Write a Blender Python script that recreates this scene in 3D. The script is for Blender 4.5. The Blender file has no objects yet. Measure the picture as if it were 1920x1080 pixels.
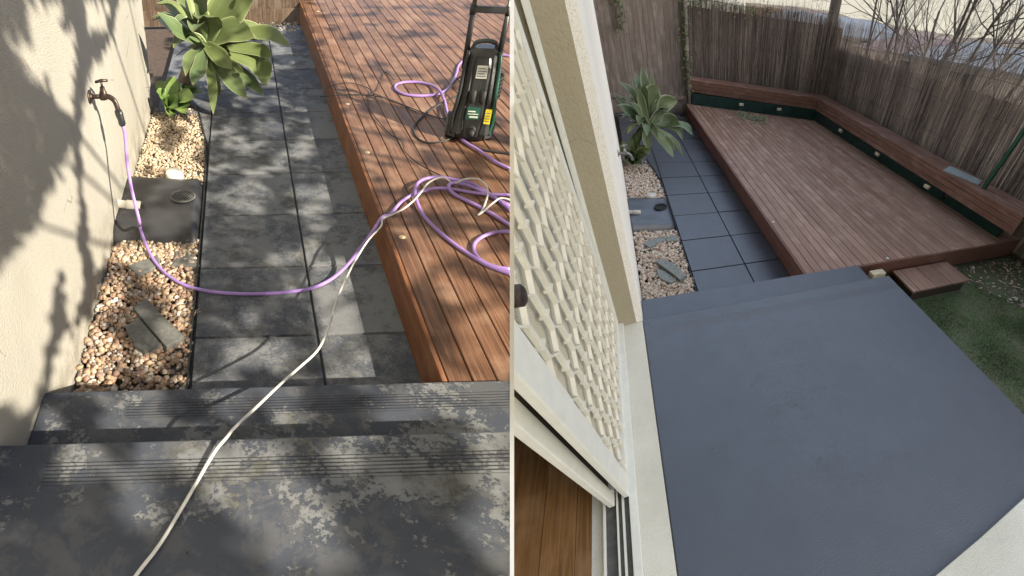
import bpy, bmesh, math, random
import numpy as np
from mathutils import Vector, Matrix, noise as mnoise
SC = bpy.context.scene
R = math.radians

# ------------------------------------------------------------------ camera
F = 850.0                                    # focal length in pixels at 1920 wide
UPB = np.array([0.116, -0.803, -0.585]); UPB /= np.linalg.norm(UPB)   # world up in camera axes (x right, y down, z ahead)
fw = np.array([0, 0, 1.0]); fy = fw - fw.dot(UPB) * UPB; fy /= np.linalg.norm(fy)
fx = np.cross(fy, UPB); fx /= np.linalg.norm(fx)
RW = np.array([fx, fy, UPB])                 # camera axes -> world axes
CAM = np.array([0.0, 0.0, 2.3])
cd = bpy.data.cameras.new('camera'); cam = bpy.data.objects.new('camera', cd); SC.collection.objects.link(cam)
mw = Matrix.Identity(4)
for c, v in enumerate((RW @ [1, 0, 0], RW @ [0, -1, 0], RW @ [0, 0, -1])):
    for r in range(3): mw[r][c] = v[r]
mw.translation = Vector(CAM); cam.matrix_world = mw
cd.sensor_width = 36; cd.lens = F / 1920 * 36; cd.clip_start = 0.02; cd.clip_end = 500
SC.camera = cam

# ------------------------------------------------------------------ the two yards
def rot(p, y, r):
    cp, sp, cy, sy, cr, sr = math.cos(p), math.sin(p), math.cos(y), math.sin(y), math.cos(r), math.sin(r)
    B = np.array([[1, 0, 0], [0, 0, -1], [0, 1, 0]], float)
    return np.array([[cr, -sr, 0], [sr, cr, 0], [0, 0, 1]]) @ np.array([[1, 0, 0], [0, cp, -sp], [0, sp, cp]]) @ B @ np.array([[cy, -sy, 0], [sy, cy, 0], [0, 0, 1]])
class Yard:
    """yard axes in metres: x right from the paving edge, y away from the step edge, z up from the paving"""
    def __init__(s, f, cx, p, y, r, eye, k, side):
        s.f, s.cx, s.M, s.eye, s.side = f, cx, rot(p, y, r), np.array(eye, float), side
        S = np.array([[f / F, 0, (cx - 960) / F], [0, f / F, 0], [0, 0, 1]]) * k
        s.L = RW @ S @ s.M
        s.col = bpy.data.collections.new('yard'); SC.collection.children.link(s.col)
    def w(s, P): return (np.asarray(P, float) - s.eye) @ s.L.T + CAM
    def ray(s, x, y): return s.M.T @ np.array([(x - s.cx) / s.f, (y - 540) / s.f, 1.0])
    def at(s, x, y, z=0.0, ax=2):
        d = s.ray(x, y); return s.eye + d * ((z - s.eye[ax]) / d[ax])
    def prj(s, p):
        r = s.M @ (np.asarray(p, float) - s.eye); return s.f * r[0] / r[2] + s.cx, s.f * r[1] / r[2] + 540
YA = Yard(1200.0, 478, 0.62384, 0.01826, -0.01373, (0.255, -1.787, 2.0066), 0.75, -1)
YB = Yard(621.45, 1442, 0.71077, 0.46027, 0.14373, (-0.45, -2.22, 2.27), 1.10, 1)

# ------------------------------------------------------------------ world, sun
SUNL = np.array([0.92, -1.20, 1.0])          # towards the sun, in the left yard's axes
sd = YA.L @ SUNL; sd /= np.linalg.norm(sd)
elev = math.asin(sd[2]); azim = math.atan2(sd[0], sd[1])
W = bpy.data.worlds.new('World'); SC.world = W; W.use_nodes = True
nt = W.node_tree; nt.nodes.clear()
out = nt.nodes.new('ShaderNodeOutputWorld'); bg = nt.nodes.new('ShaderNodeBackground'); sky = nt.nodes.new('ShaderNodeTexSky')
sky.sky_type = 'NISHITA'; sky.sun_disc = False; sky.sun_elevation = elev; sky.sun_rotation = azim
sky.air_density = 1.0; sky.dust_density = 4.0; sky.ozone_density = 0.6
tc = nt.nodes.new('ShaderNodeTexCoord'); sx = nt.nodes.new('ShaderNodeSeparateXYZ'); cx_ = nt.nodes.new('ShaderNodeCombineXYZ')
mx = nt.nodes.new('ShaderNodeMath'); mx.operation = 'MAXIMUM'; mx.inputs[1].default_value = 0.015
lk = nt.links.new
lk(tc.outputs['Generated'], sx.inputs[0]); lk(sx.outputs[0], cx_.inputs[0]); lk(sx.outputs[1], cx_.inputs[1]); lk(sx.outputs[2], mx.inputs[0]); lk(mx.outputs[0], cx_.inputs[2])
lk(cx_.outputs[0], sky.inputs[0])
cl = nt.nodes.new('ShaderNodeTexNoise'); cl.inputs['Scale'].default_value = 2.2; cl.inputs['Detail'].default_value = 5; lk(cx_.outputs[0], cl.inputs['Vector'])
cm = nt.nodes.new('ShaderNodeMix'); cm.data_type = 'RGBA'; cr = nt.nodes.new('ShaderNodeMapRange')
cr.inputs[1].default_value = 0.3; cr.inputs[2].default_value = 0.7; cr.inputs[3].default_value = 0.25; cr.inputs[4].default_value = 0.75
lk(cl.outputs[0], cr.inputs[0]); lk(cr.outputs[0], cm.inputs[0]); lk(sky.outputs[0], cm.inputs[6]); cm.inputs[7].default_value = (6.9, 8.2, 10.4, 1)   # thin bright cloud
hm = nt.nodes.new('ShaderNodeMapRange'); hm.inputs[1].default_value = 0.02; hm.inputs[2].default_value = 0.30; lk(mx.outputs[0], hm.inputs[0])
hc = nt.nodes.new('ShaderNodeMix'); hc.data_type = 'RGBA'; lk(hm.outputs[0], hc.inputs[0]); hc.inputs[6].default_value = (4.7, 4.4, 3.6, 1); hc.inputs[7].default_value = (6.9, 8.2, 10.4, 1); lk(hc.outputs[2], cm.inputs[7])
hx = nt.nodes.new('ShaderNodeMath'); hx.operation = 'SUBTRACT'; hx.inputs[0].default_value = 1.0; lk(hm.outputs[0], hx.inputs[1])
hf = nt.nodes.new('ShaderNodeMath'); hf.operation = 'MAXIMUM'; lk(cr.outputs[0], hf.inputs[0]); lk(hx.outputs[0], hf.inputs[1]); lk(hf.outputs[0], cm.inputs[0])
lk(cm.outputs[2], bg.inputs[0]); bg.inputs[1].default_value = 0.053; lk(bg.outputs[0], out.inputs[0])
sl = bpy.data.lights.new('sun', 'SUN'); sl.energy = 4.9; sl.angle = R(0.53); sl.color = (1.0, 0.90, 0.74)
sun = bpy.data.objects.new('sun', sl); SC.collection.objects.link(sun)
sun.rotation_mode = 'QUATERNION'; sun.rotation_quaternion = Vector(sd).to_track_quat('Z', 'Y'); sun.location = (4, -4, 9)
sun.light_linking.receiver_collection = YA.col     # the left yard was seen on a sunny day, the right one on an overcast one
sun.light_linking.blocker_collection = YA.col
SC.view_settings.view_transform = 'Standard'; SC.view_settings.look = 'None'; SC.view_settings.exposure = 1.8; SC.view_settings.gamma = 1
SC.render.resolution_x, SC.render.resolution_y = 1024, 576
SC.cycles.use_denoising = True; SC.cycles.max_bounces = 5; SC.cycles.diffuse_bounces = 3; SC.cycles.glossy_bounces = 2; SC.cycles.transmission_bounces = 2

# ------------------------------------------------------------------ material helpers
class N:
    def __init__(s, name):
        s.m = bpy.data.materials.new(name); s.m.use_nodes = True; s.t = s.m.node_tree; s.b = s.t.nodes['Principled BSDF']
        a = s.t.nodes.new('ShaderNodeAttribute'); a.attribute_name = 'loc'; s.loc = a.outputs['Vector']
        a = s.t.nodes.new('ShaderNodeAttribute'); a.attribute_name = 'aux'; s.aux = a.outputs['Vector']
        s.isl = s.t.nodes.new('ShaderNodeNewGeometry').outputs['Random Per Island']
    def _in(s, sock, v):
        if v is None: return
        if isinstance(v, bpy.types.NodeSocket): s.t.links.new(v, sock)
        elif isinstance(v, (tuple, list)): sock.default_value = tuple(v) + ((1,) if len(v) == 3 and len(sock.default_value) == 4 else ())
        else: sock.default_value = v
    def math(s, op, a, b=None, c=None, clamp=False):
        n = s.t.nodes.new('ShaderNodeMath'); n.operation = op; n.use_clamp = clamp
        for i, v in enumerate((a, b, c)): s._in(n.inputs[i], v)
        return n.outputs[0]
    def sep(s, v):
        n = s.t.nodes.new('ShaderNodeSeparateXYZ'); s._in(n.inputs[0], v); return n.outputs
    def scale(s, v, sc):
        n = s.t.nodes.new('ShaderNodeVectorMath'); n.operation = 'MULTIPLY'; s._in(n.inputs[0], v); n.inputs[1].default_value = sc; return n.outputs[0]
    def add(s, v, u):
        n = s.t.nodes.new('ShaderNodeVectorMath'); n.operation = 'ADD'; s._in(n.inputs[0], v); s._in(n.inputs[1], u); return n.outputs[0]
    def noise(s, sc, det=4, rough=0.55, vec=None, dist=0.0):
        n = s.t.nodes.new('ShaderNodeTexNoise'); s._in(n.inputs['Vector'], vec or s.loc); n.inputs['Scale'].default_value = sc
        n.inputs['Detail'].default_value = det; n.inputs['Roughness'].default_value = rough; n.inputs['Distortion'].default_value = dist; return n.outputs[0]
    def vor(s, sc, vec=None, feat='F1', o='Distance'):
        n = s.t.nodes.new('ShaderNodeTexVoronoi'); n.feature = feat; s._in(n.inputs['Vector'], vec or s.loc); n.inputs['Scale'].default_value = sc; return n.outputs[o]
    def rng(s, v, a, b, c=0.0, d=1.0, smooth=False):
        n = s.t.nodes.new('ShaderNodeMapRange'); n.interpolation_type = 'SMOOTHSTEP' if smooth else 'LINEAR'
        s._in(n.inputs[0], v)
        for i, q in enumerate((a, b, c, d)): n.inputs[i + 1].default_value = q
        return n.outputs[0]
    def mix(s, f, a, b, mode='MIX'):
        n = s.t.nodes.new('ShaderNodeMix'); n.data_type = 'RGBA'; n.blend_type = mode; s._in(n.inputs[0], f); s._in(n.inputs[6], a); s._in(n.inputs[7], b); return n.outputs[2]
    def ramp(s, f, stops):
        n = s.t.nodes.new('ShaderNodeValToRGB'); s._in(n.inputs[0], f); e = n.color_ramp.elements
        while len(e) < len(stops): e.new(0.5)
        for i, (p, c) in enumerate(stops): e[i].position = p; e[i].color = tuple(c) + (1,)
        return n.outputs[0]
    def bump(s, h, st=0.5, d=0.01, prev=None):
        n = s.t.nodes.new('ShaderNodeBump'); s._in(n.inputs['Height'], h); n.inputs['Strength'].default_value = st; n.inputs['Distance'].default_value = d
        if prev is not None: s._in(n.inputs['Normal'], prev)
        return n.outputs[0]
    def done(s, col, rough=0.6, nrm=None, spec=None, metal=None, coat=None, trans=None):
        s._in(s.b.inputs['Base Color'], col); s._in(s.b.inputs['Roughness'], rough)
        if nrm is not None: s._in(s.b.inputs['Normal'], nrm)
        if spec is not None: s._in(s.b.inputs['Specular IOR Level'], spec)
        if metal is not None: s._in(s.b.inputs['Metallic'], metal)
        if coat is not None: s._in(s.b.inputs['Coat Weight'], coat); s.b.inputs['Coat Roughness'].default_value = .38
        if trans is not None:
            tr = s.t.nodes.new('ShaderNodeBsdfTranslucent'); s._in(tr.inputs[0], col); ms = s.t.nodes.new('ShaderNodeMixShader'); ms.inputs[0].default_value = trans
            s.t.links.new(s.b.outputs[0], ms.inputs[1]); s.t.links.new(tr.outputs[0], ms.inputs[2]); s.t.links.new(ms.outputs[0], s.t.nodes['Material Output'].inputs[0])
        return s.m
def plain(name, c, rough=0.5, var=0.12, sc=30, bump=0.15, spec=None, metal=None):
    n = N(name); q = n.noise(sc, 5); d = tuple(v * (1 - var * 2) for v in c)
    return n.done(n.mix(n.rng(q, .3, .7), d, c), rough, n.bump(q, bump, .004), spec, metal)

def paint_old():                              # dark paint, worn through to grey concrete
    n = N('worn_dark_paint'); X = n.sep(n.loc)
    tx = n.math('FLOOR', n.math('DIVIDE', X[0], 0.6)); ty = n.math('FLOOR', n.math('DIVIDE', X[1], 0.6))
    isg = n.math('LESS_THAN', X[2], 0.1)
    cmb = n.t.nodes.new('ShaderNodeCombineXYZ'); n._in(cmb.inputs[0], n.math('MULTIPLY', tx, n.math('MULTIPLY', isg, 3.7))); n._in(cmb.inputs[1], n.math('MULTIPLY', ty, n.math('MULTIPLY', isg, 5.3)))
    v = n.add(n.loc, cmb.outputs[0])
    a = n.noise(4.6, 15, 0.78, v, 0.1); b = n.noise(0.9, 3, 0.5, v); g = n.noise(70, 3, 0.6)
    e = n.math('ADD', n.math('ADD', a, n.math('MULTIPLY', n.math('SUBTRACT', b, 0.5), 0.5)), n.math('MULTIPLY', n.math('SUBTRACT', g, 0.5), 0.26))
    far = n.math('MULTIPLY', n.math('GREATER_THAN', X[2], .4), n.rng(X[1], -.60, -.80, 0, .10)); e = n.math('SUBTRACT', n.math('ADD', e, n.math('MULTIPLY', isg, .025)), far); worn = n.math('ADD', n.math('MULTIPLY', n.rng(e, 0.515, 0.545), n.math('SUBTRACT', 1.0, n.math('MULTIPLY', isg, .72))), n.math('MULTIPLY', n.rng(e, 0.39, 0.60, 0, 1, True), n.math('MULTIPLY', isg, .95)), clamp=True)
    e2 = n.noise(7, 9, 0.72, n.scale(v, (1, 1, 1)), 0.4); half = n.math('MULTIPLY', n.rng(e2, 0.50, 0.56), 0.45)
    conc = n.mix(n.noise(25, 6, .7), (0.105, 0.110, 0.116), (0.165, 0.170, 0.174))
    mold = n.mix(n.rng(n.noise(4, 8, .7, v), .52, .62), conc, (0.075, 0.075, 0.068))
    pnt = n.mix(n.noise(3, 4), (0.038, 0.044, 0.058), (0.062, 0.069, 0.084))
    pnt = n.mix(half, pnt, (0.10, 0.10, 0.10))
    col = n.mix(worn, pnt, mold)
    sp = n.rng(n.vor(26), 0.05, 0.09, 1, 0); sp = n.math('MULTIPLY', sp, n.rng(n.noise(3.1, 2), .5, .6)); col = n.mix(sp, col, (0.03, 0.03, 0.03))
    gr = grooves(n, X, -0.59, -0.505, 0.014, -0.36); gs = grooves(n, X, -0.145, -0.06, 0.0142, -0.2)
    gm = n.math('ADD', gr, gs, clamp=True)
    col = n.mix(n.math('MULTIPLY', gm, n.rng(n.noise(9, 6, .7), .35, .6, .3, .9)), col, (0.025, 0.025, 0.026))
    h = n.math('SUBTRACT', n.math('ADD', n.math('MULTIPLY', g, .25), n.math('MULTIPLY', worn, -.35)), gm)
    return n.done(col, n.mix(worn, (0.55,) * 3, (0.8,) * 3), n.bump(h, .7, .006), spec=0.15)
def grooves(n, X, y0, y1, pitch, x0):
    m = n.math('MULTIPLY', n.math('GREATER_THAN', X[1], y0), n.math('LESS_THAN', X[1], y1))
    m = n.math('MULTIPLY', m, n.math('GREATER_THAN', X[0], x0)); m = n.math('MULTIPLY', m, n.math('GREATER_THAN', X[2], 0.2))
    p = n.math('PINGPONG', n.math('DIVIDE', n.math('SUBTRACT', X[1], y0), pitch), 0.5)
    return n.math('MULTIPLY', m, n.rng(p, 0.10, 0.22, 1, 0))
def paint_new():
    n = N('fresh_blue_grey_paint'); X = n.sep(n.loc)
    a = n.noise(2.2, 4); f = n.noise(120, 2, .6); c = n.noise(14, 10, .75, None, .6)
    pits = n.math('MULTIPLY', n.rng(n.vor(60, None, 'F1'), 0.10, 0.30, 1, 0), n.rng(n.noise(3.0, 5, .7), .55, .68))
    scar = n.math('MULTIPLY', n.rng(n.noise(45, 8, .8), .50, .66), n.rng(n.noise(2.1, 8, .8), .54, .66))
    gr = grooves(n, X, -0.605, -0.535, 0.0115, -0.38)
    h = n.math('SUBTRACT', n.math('ADD', n.math('MULTIPLY', f, .8), n.math('MULTIPLY', scar, .55)), n.math('ADD', n.math('MULTIPLY', gr, .6), n.math('MULTIPLY', pits, 1.1)))
    col = n.mix(n.rng(a, .3, .7), (0.025, 0.032, 0.045), (0.038, 0.047, 0.063))
    col = n.mix(n.math('MULTIPLY', pits, .55), col, (0.015, 0.018, 0.025)); dirt = n.math('MULTIPLY', n.rng(n.noise(1.3, 6, .65), .5, .68), .28); col = n.mix(dirt, col, (0.05, 0.052, 0.055)); dust = n.math('MULTIPLY', n.rng(n.vor(55), .0, .10, 1, 0), n.rng(n.noise(2.2, 3), .55, .62)); col = n.mix(n.math('MULTIPLY', dust, .5), col, (.2, .21, .22))
    brush = n.noise(7, 6, .65)
    return n.done(col, n.rng(brush, .3, .7, .36, .50), n.bump(h, .8, .004), spec=.9, coat=.5)
def render_wall(name, c1, c2, grime, sc=110):
    n = N(name); X = n.sep(n.loc); g = n.math('ADD', n.noise(sc, 4, .6), n.math('MULTIPLY', n.rng(n.vor(sc), .1, .5), .6)); s1 = n.noise(1.6, 5, .6, n.scale(n.loc, (1, 1, .35)))
    col = n.mix(n.rng(s1, .35, .7), c1, c2)
    low = n.math('MULTIPLY', n.rng(X[2], 0.0, 0.35, 1, 0), n.rng(n.noise(7, 8, .7), .42, .6))
    col = n.mix(n.math('MULTIPLY', low, grime), col, (0.16, 0.14, 0.105))
    crack = n.math('MULTIPLY', n.rng(n.vor(2.1, n.add(n.loc, n.scale(n.loc, (0, 0, -.35))), 'DISTANCE_TO_EDGE'), 0.0, 0.006, 1, 0), n.rng(n.noise(1.7, 2), .58, .62))
    col = n.mix(n.math('MULTIPLY', crack, grime), col, (0.08, 0.07, 0.055))
    col = n.mix(n.math('MULTIPLY', n.rng(n.noise(sc * 1.1, 2, .5), .5, .62), .16), col, (0.25, .24, .2))
    sp = n.math('MULTIPLY', n.rng(n.vor(14), .03, .055, 1, 0), grime); col = n.mix(sp, col, (0.1, .09, .07))
    return n.done(col, 0.85, n.bump(n.math('ADD', g, n.math('MULTIPLY', s1, .8)), .45, .005), spec=0.2)
def wood(name, dark, mid, light, rough=0.55, ax=1, wet=0.0):
    n = N(name); A = n.sep(n.aux)
    sc = [(70, 2.2, 70), (2.2, 70, 70), (60, 60, 2.2)][0 if ax == 1 else (1 if ax == 0 else 2)]
    off = n.scale(n.aux, (37, 11, 5))
    v = n.add(n.scale(n.loc, sc), off)
    g = n.noise(1.0, 6, .65, v, .8); p = n.noise(3.0, 5, .6, n.add(n.loc, off))
    col = n.ramp(g, [(0.28, dark), (0.5, mid), (0.75, light)])
    col = n.mix(n.rng(A[0], 0, 1, 0, .45), col, dark)
    col = n.mix(n.math('MULTIPLY', n.rng(p, .5, .68), .4), col, tuple((l + .06) * 1.0 for l in light))
    kn = n.rng(n.vor(3.4, n.add(n.scale(n.loc, (2.2, .8, 2.2)), off)), .06, .14, 1, 0); col = n.mix(n.math('MULTIPLY', kn, .5), col, dark)
    return n.done(col, n.rng(p, .3, .7, rough - .14, rough + .12), n.bump(g, .35, .003), spec=0.22)
def pebble(name, cols):
    n = N(name); st = [(i / (len(cols) - 1), c) for i, c in enumerate(cols)]
    col = n.mix(n.rng(n.noise(90, 4, .6), .4, .65, 0, .5), n.ramp(n.isl, st), (0.20, 0.13, 0.08))
    return n.done(col, .7, n.bump(n.noise(160, 3), .3, .002), spec=.35)
def leafm(name, c1, c2, margin, mw_=0.13, trans=0.25):
    n = N(name); A = n.sep(n.aux)
    e = n.rng(n.math('ABSOLUTE', A[0]), 1 - mw_, 1 - mw_ * .3)
    st = n.noise(1.0, 3, .5, n.scale(n.aux, (9, .8, 4)))
    col = n.mix(n.rng(st, .3, .7), c1, c2); col = n.mix(n.rng(A[1], .0, .35, .5, 0), col, tuple(v * 1.5 for v in c2))
    col = n.mix(n.math('MULTIPLY', n.isl, .35), col, (0.30, 0.34, 0.10))
    col = n.mix(e, col, margin)
    tip = n.rng(A[1], .93, 1.0); col = n.mix(tip, col, (0.28, 0.2, 0.1))
    return n.done(col, .42, n.bump(st, .2, .004), spec=.5, trans=trans)
M = {}
M['paintA'] = paint_old(); M['paintB'] = paint_new()
M['padA'] = plain('dark_pad_paint', (0.036, 0.037, 0.041), .5, .28, 5, .3)
M['wallA'] = render_wall('weathered_cream_render', (0.36, 0.345, 0.30), (0.43, 0.415, 0.365), 0.7)
M['wallB'] = render_wall('white_render', (0.84, 0.805, 0.715), (0.90, 0.87, 0.79), 0.15)
M['tan'] = render_wall('tan_bagged_render', (0.34, 0.30, 0.205), (0.43, 0.38, 0.265), 0.5, 60)
M['sill'] = render_wall('speckled_cream_sill', (0.64, 0.625, 0.53), (0.84, 0.82, 0.72), 0.15, 170)
M['deckA'] = wood('oiled_red_decking', (0.058, 0.030, 0.019), (0.160, 0.082, 0.048), (0.29, 0.175, 0.112), .5)
M['fasA'] = wood('red_fascia', (0.08, 0.03, 0.013), (0.16, 0.066, 0.03), (0.26, 0.125, 0.062), .55)
M['deckB'] = wood('weathered_brown_decking', (0.15, 0.082, 0.055), (0.30, 0.18, 0.128), (0.45, 0.305, 0.235), .45)
M['fasB'] = wood('brown_fascia', (0.10, 0.045, 0.032), (0.16, 0.072, 0.05), (0.23, 0.115, 0.085), .5)
M['benchx'] = wood('brown_bench_timber', (0.12, 0.058, 0.040), (0.22, 0.12, 0.085), (0.34, 0.21, 0.16), .55, 0)
M['benchy'] = wood('brown_bench_timber_long', (0.12, 0.058, 0.040), (0.22, 0.12, 0.085), (0.34, 0.21, 0.16), .55, 1)
M['paling'] = wood('grey_fence_paling', (0.10, 0.08, 0.065), (0.23, 0.19, 0.16), (0.36, 0.30, 0.255), .8, 2)
M['palA'] = wood('brown_fence_paling', (0.03, 0.02, 0.014), (0.075, 0.05, 0.032), (0.16, 0.11, 0.075), .8, 2)
M['floor'] = wood('oak_floor', (0.11, 0.055, 0.018), (0.23, 0.118, 0.042), (0.34, 0.185, 0.072), .5, 1)
M['pebA'] = pebble('mixed_river_pebbles', [(.28, .19, .12), (.17, .11, .07), (.38, .30, .21), (.12, .08, .055), (.30, .20, .13), (.18, .17, .16), (.50, .46, .40), (.10, .085, .075), (.25, .15, .11), (.22, .16, .11)])
M['pebL'] = pebble('pale_cream_pebbles', [(.42, .34, .24), (.30, .22, .14), (.52, .46, .36), (.20, .15, .10), (.42, .35, .25)])
M['pebB'] = pebble('pale_pebbles', [(.68, .56, .44), (.50, .36, .26), (.80, .73, .62), (.36, .24, .17), (.74, .60, .49), (.60, .52, .44), (.84, .79, .71)])
M['soil'] = plain('dark_soil', (0.075, 0.048, 0.032), .95, .3, 25, .8)
M['agA'] = leafm('agave_leaf_green', (0.065, 0.105, 0.045), (0.11, 0.155, 0.072), (0.30, 0.32, 0.17), .09)
M['agB'] = leafm('agave_leaf_grey_green', (0.10, 0.15, 0.085), (0.165, 0.225, 0.13), (0.50, 0.51, 0.36), .10)
M['smallag'] = leafm('bright_succulent_leaf', (0.06, 0.125, 0.03), (0.11, 0.21, 0.05), (0.2, 0.29, 0.09), .06)
M['ivy'] = leafm('ivy_leaf', (0.06, 0.10, 0.035), (0.14, 0.20, 0.08), (0.16, 0.2, 0.1), .1)
M['purple'] = plain('lilac_hose_vinyl', (0.30, 0.185, 0.47), .38, .08, 60, .05)
M['white'] = plain('white_cable', (0.52, 0.51, 0.47), .5, .06)
M['black'] = plain('black_plastic', (0.018, 0.019, 0.021), .38, .1, 60, .1)
M['rubber'] = plain('black_rubber', (0.022, 0.022, 0.022), .6)
M['dgreen'] = plain('dark_green_plastic', (0.012, 0.075, 0.052), .35)
M['tgreen'] = plain('teal_green_paint', (0.010, 0.055, 0.045), .5, .3, 9, .2)
M['pgreen'] = plain('green_post_paint', (0.02, 0.10, 0.055), .5, .25, 15)
M['label'] = plain('white_sticker', (0.6, 0.6, 0.56), .4, .05)
M['yellow'] = plain('yellow_sticker', (0.75, 0.62, 0.03), .4, .05)
M['ink'] = plain('grey_print', (0.16, 0.18, 0.17), .5, .05)
M['pvc'] = plain('white_pvc', (0.66, 0.63, 0.55), .45, .14, 12)
M['bronze'] = plain('aged_brass_tap', (0.09, 0.065, 0.055), .4, .3, 70, .3, metal=.7)
M['steel'] = plain('grey_metal_tap', (0.32, 0.32, 0.31), .4, .2, 70, .2, metal=.6)
M['slab'] = plain('broken_concrete_slab', (0.13, 0.13, 0.12), .9, .2, 40, .5)
M['slabB'] = plain('grey_stone_slab', (0.25, 0.27, 0.25), .8, .2, 40, .5)
M['edge'] = plain('black_edging', (0.02, 0.02, 0.02), .6)
M['frame'] = plain('cream_aluminium', (0.76, 0.76, 0.67), .42, .05, 20, .05)
M['lattice'] = plain('cream_grille_metal', (0.80, 0.76, 0.62), .42, .07, 20, .1)
M['darkgap'] = plain('dark_gap_brown', (0.05, 0.032, 0.022), .7)  # dark brown painted in for shade in gaps and hollows, also the box skirt
M['led'] = plain('cream_light_block', (0.72, 0.64, 0.46), .6, .15, 30)
M['tray'] = plain('pale_grey_plate', (0.36, 0.42, 0.42), .35, .1)
M['sand'] = plain('sandstone_block', (0.62, 0.52, 0.34), .9, .2, 30, .5)
M['bark'] = plain('grey_brown_bark', (0.20, 0.165, 0.135), .9, .3, 20, .6)
M['crown'] = plain('dark_leaves', (0.05, 0.08, 0.03), .8)
M['divider'] = plain('white_painted_divider', (0.88, 0.88, 0.88), .6, .01)
def weave():
    n = N('cream_insect_mesh'); X = n.sep(n.loc)
    w = n.math('MULTIPLY', n.math('SINE', n.math('MULTIPLY', X[1], 1300)), n.math('SINE', n.math('MULTIPLY', X[2], 1300)))
    return n.done(n.mix(n.rng(w, -.6, .6), (0.46, 0.42, 0.31), (0.66, 0.62, 0.50)), .8, n.bump(w, .5, .002))
M['weave'] = weave()
def reedm():
    n = N('brushwood_reed'); A = n.sep(n.aux)
    c = n.ramp(A[0], [(0, (.10, .08, .07)), (.3, (.27, .21, .175)), (.65, (.46, .37, .30)), (1, (.75, .64, .50))])
    return n.done(c, .8)
M['reed'] = reedm()
def grassm():
    n = N('short_green_turf'); A = n.sep(n.aux)
    c = n.ramp(A[0], [(0, (.08, .13, .05)), (.5, (.16, .24, .095)), (.8, (.26, .32, .17)), (1, (.40, .36, .25))])
    return n.done(c, .75, spec=.25, trans=.2)
M['grass'] = grassm()
def lawnbase():
    n = N('turf_thatch'); return n.done(n.mix(n.rng(n.noise(6, 6), .4, .62), (.085, .12, .05), (.13, .13, .075)), .95, n.bump(n.noise(80), .8, .01))
M['lawn'] = lawnbase()

# ------------------------------------------------------------------ mesh helpers
class MB:
    def __init__(s): s.v = []; s.f = []; s.a = []
    def add(s, vs, fs, aux=(0, 0, 0)):
        o = len(s.v); s.v += [tuple(map(float, p)) for p in vs]; s.f += [tuple(i + o for i in f) for f in fs]
        s.a += list(aux) if isinstance(aux, list) else [aux] * len(vs); return s
    def box(s, x0, x1, y0, y1, z0, z1, ch=0.0, aux=(0, 0, 0)):
        if ch <= 0:
            v = [(x, y, z) for z in (z0, z1) for y in (y0, y1) for x in (x0, x1)]
            return s.add(v, [(0, 2, 3, 1), (4, 5, 7, 6), (0, 1, 5, 4), (2, 6, 7, 3), (0, 4, 6, 2), (1, 3, 7, 5)], aux)
        bm = bmesh.new(); r = bmesh.ops.create_cube(bm, size=1)
        for q in bm.verts: q.co = ((x0 + x1) / 2 + q.co.x * (x1 - x0), (y0 + y1) / 2 + q.co.y * (y1 - y0), (z0 + z1) / 2 + q.co.z * (z1 - z0))
        bmesh.ops.bevel(bm, geom=bm.edges[:], offset=ch, segments=2, affect='EDGES', profile=.5)
        s.bm(bm, aux); return s
    def bm(s, bm, aux=(0, 0, 0)):
        bm.verts.index_update(); s.add([tuple(q.co) for q in bm.verts], [tuple(q.index for q in f.verts) for f in bm.faces], aux); bm.free()
    def prism(s, poly, z0, z1, aux=(0, 0, 0)):
        n = len(poly); z0s = z0 if hasattr(z0, '__len__') else [z0] * n; z1s = z1 if hasattr(z1, '__len__') else [z1] * n
        v = [(p[0], p[1], z0s[i]) for i, p in enumerate(poly)] + [(p[0], p[1], z1s[i]) for i, p in enumerate(poly)]
        return s.add(v, [tuple(range(n))[::-1], tuple(range(n, 2 * n))] + [(i, (i + 1) % n, n + (i + 1) % n, n + i) for i in range(n)], aux)
    def hexa(s, a, b, aux=(0, 0, 0)):         # two quads of four points each
        return s.add(list(a) + list(b), [(3, 2, 1, 0), (4, 5, 6, 7)] + [(i, (i + 1) % 4, 4 + (i + 1) % 4, 4 + i) for i in range(4)], aux)
    def tube(s, pts, r, n=8, caps=True, aux=(0, 0, 0)):
        pts = [np.array(p, float) for p in pts]; m = len(pts); rs = r if hasattr(r, '__len__') else [r] * m
        up = np.array([0, 0, 1.0]); vs = []; prev = None
        for i, p in enumerate(pts):
            t = pts[min(i + 1, m - 1)] - pts[max(i - 1, 0)]; t /= (np.linalg.norm(t) + 1e-9)
            if prev is None: prev = np.cross(t, up if abs(t[2]) < .9 else np.array([1.0, 0, 0]))
            prev = prev - prev.dot(t) * t; prev /= (np.linalg.norm(prev) + 1e-9); b = np.cross(t, prev)
            for k in range(n):
                a = 2 * math.pi * k / n; vs.append(p + rs[i] * (math.cos(a) * prev + math.sin(a) * b))
        fs = [(i * n + k, i * n + (k + 1) % n, (i + 1) * n + (k + 1) % n, (i + 1) * n + k) for i in range(m - 1) for k in range(n)]
        if caps: fs += [tuple(range(n))[::-1], tuple(range((m - 1) * n, m * n))]
        return s.add(vs, fs, aux)
    def disc(s, c, r, z0, z1, n=24, axis='z', r2=None):
        a0 = np.array(c, float); d = {'x': (1, 0, 0), 'y': (0, 1, 0), 'z': (0, 0, 1)}[axis]; d = np.array(d, float)
        return s.tube([a0 + d * z0, a0 + d * z1], [r, r2 or r], n)
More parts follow.
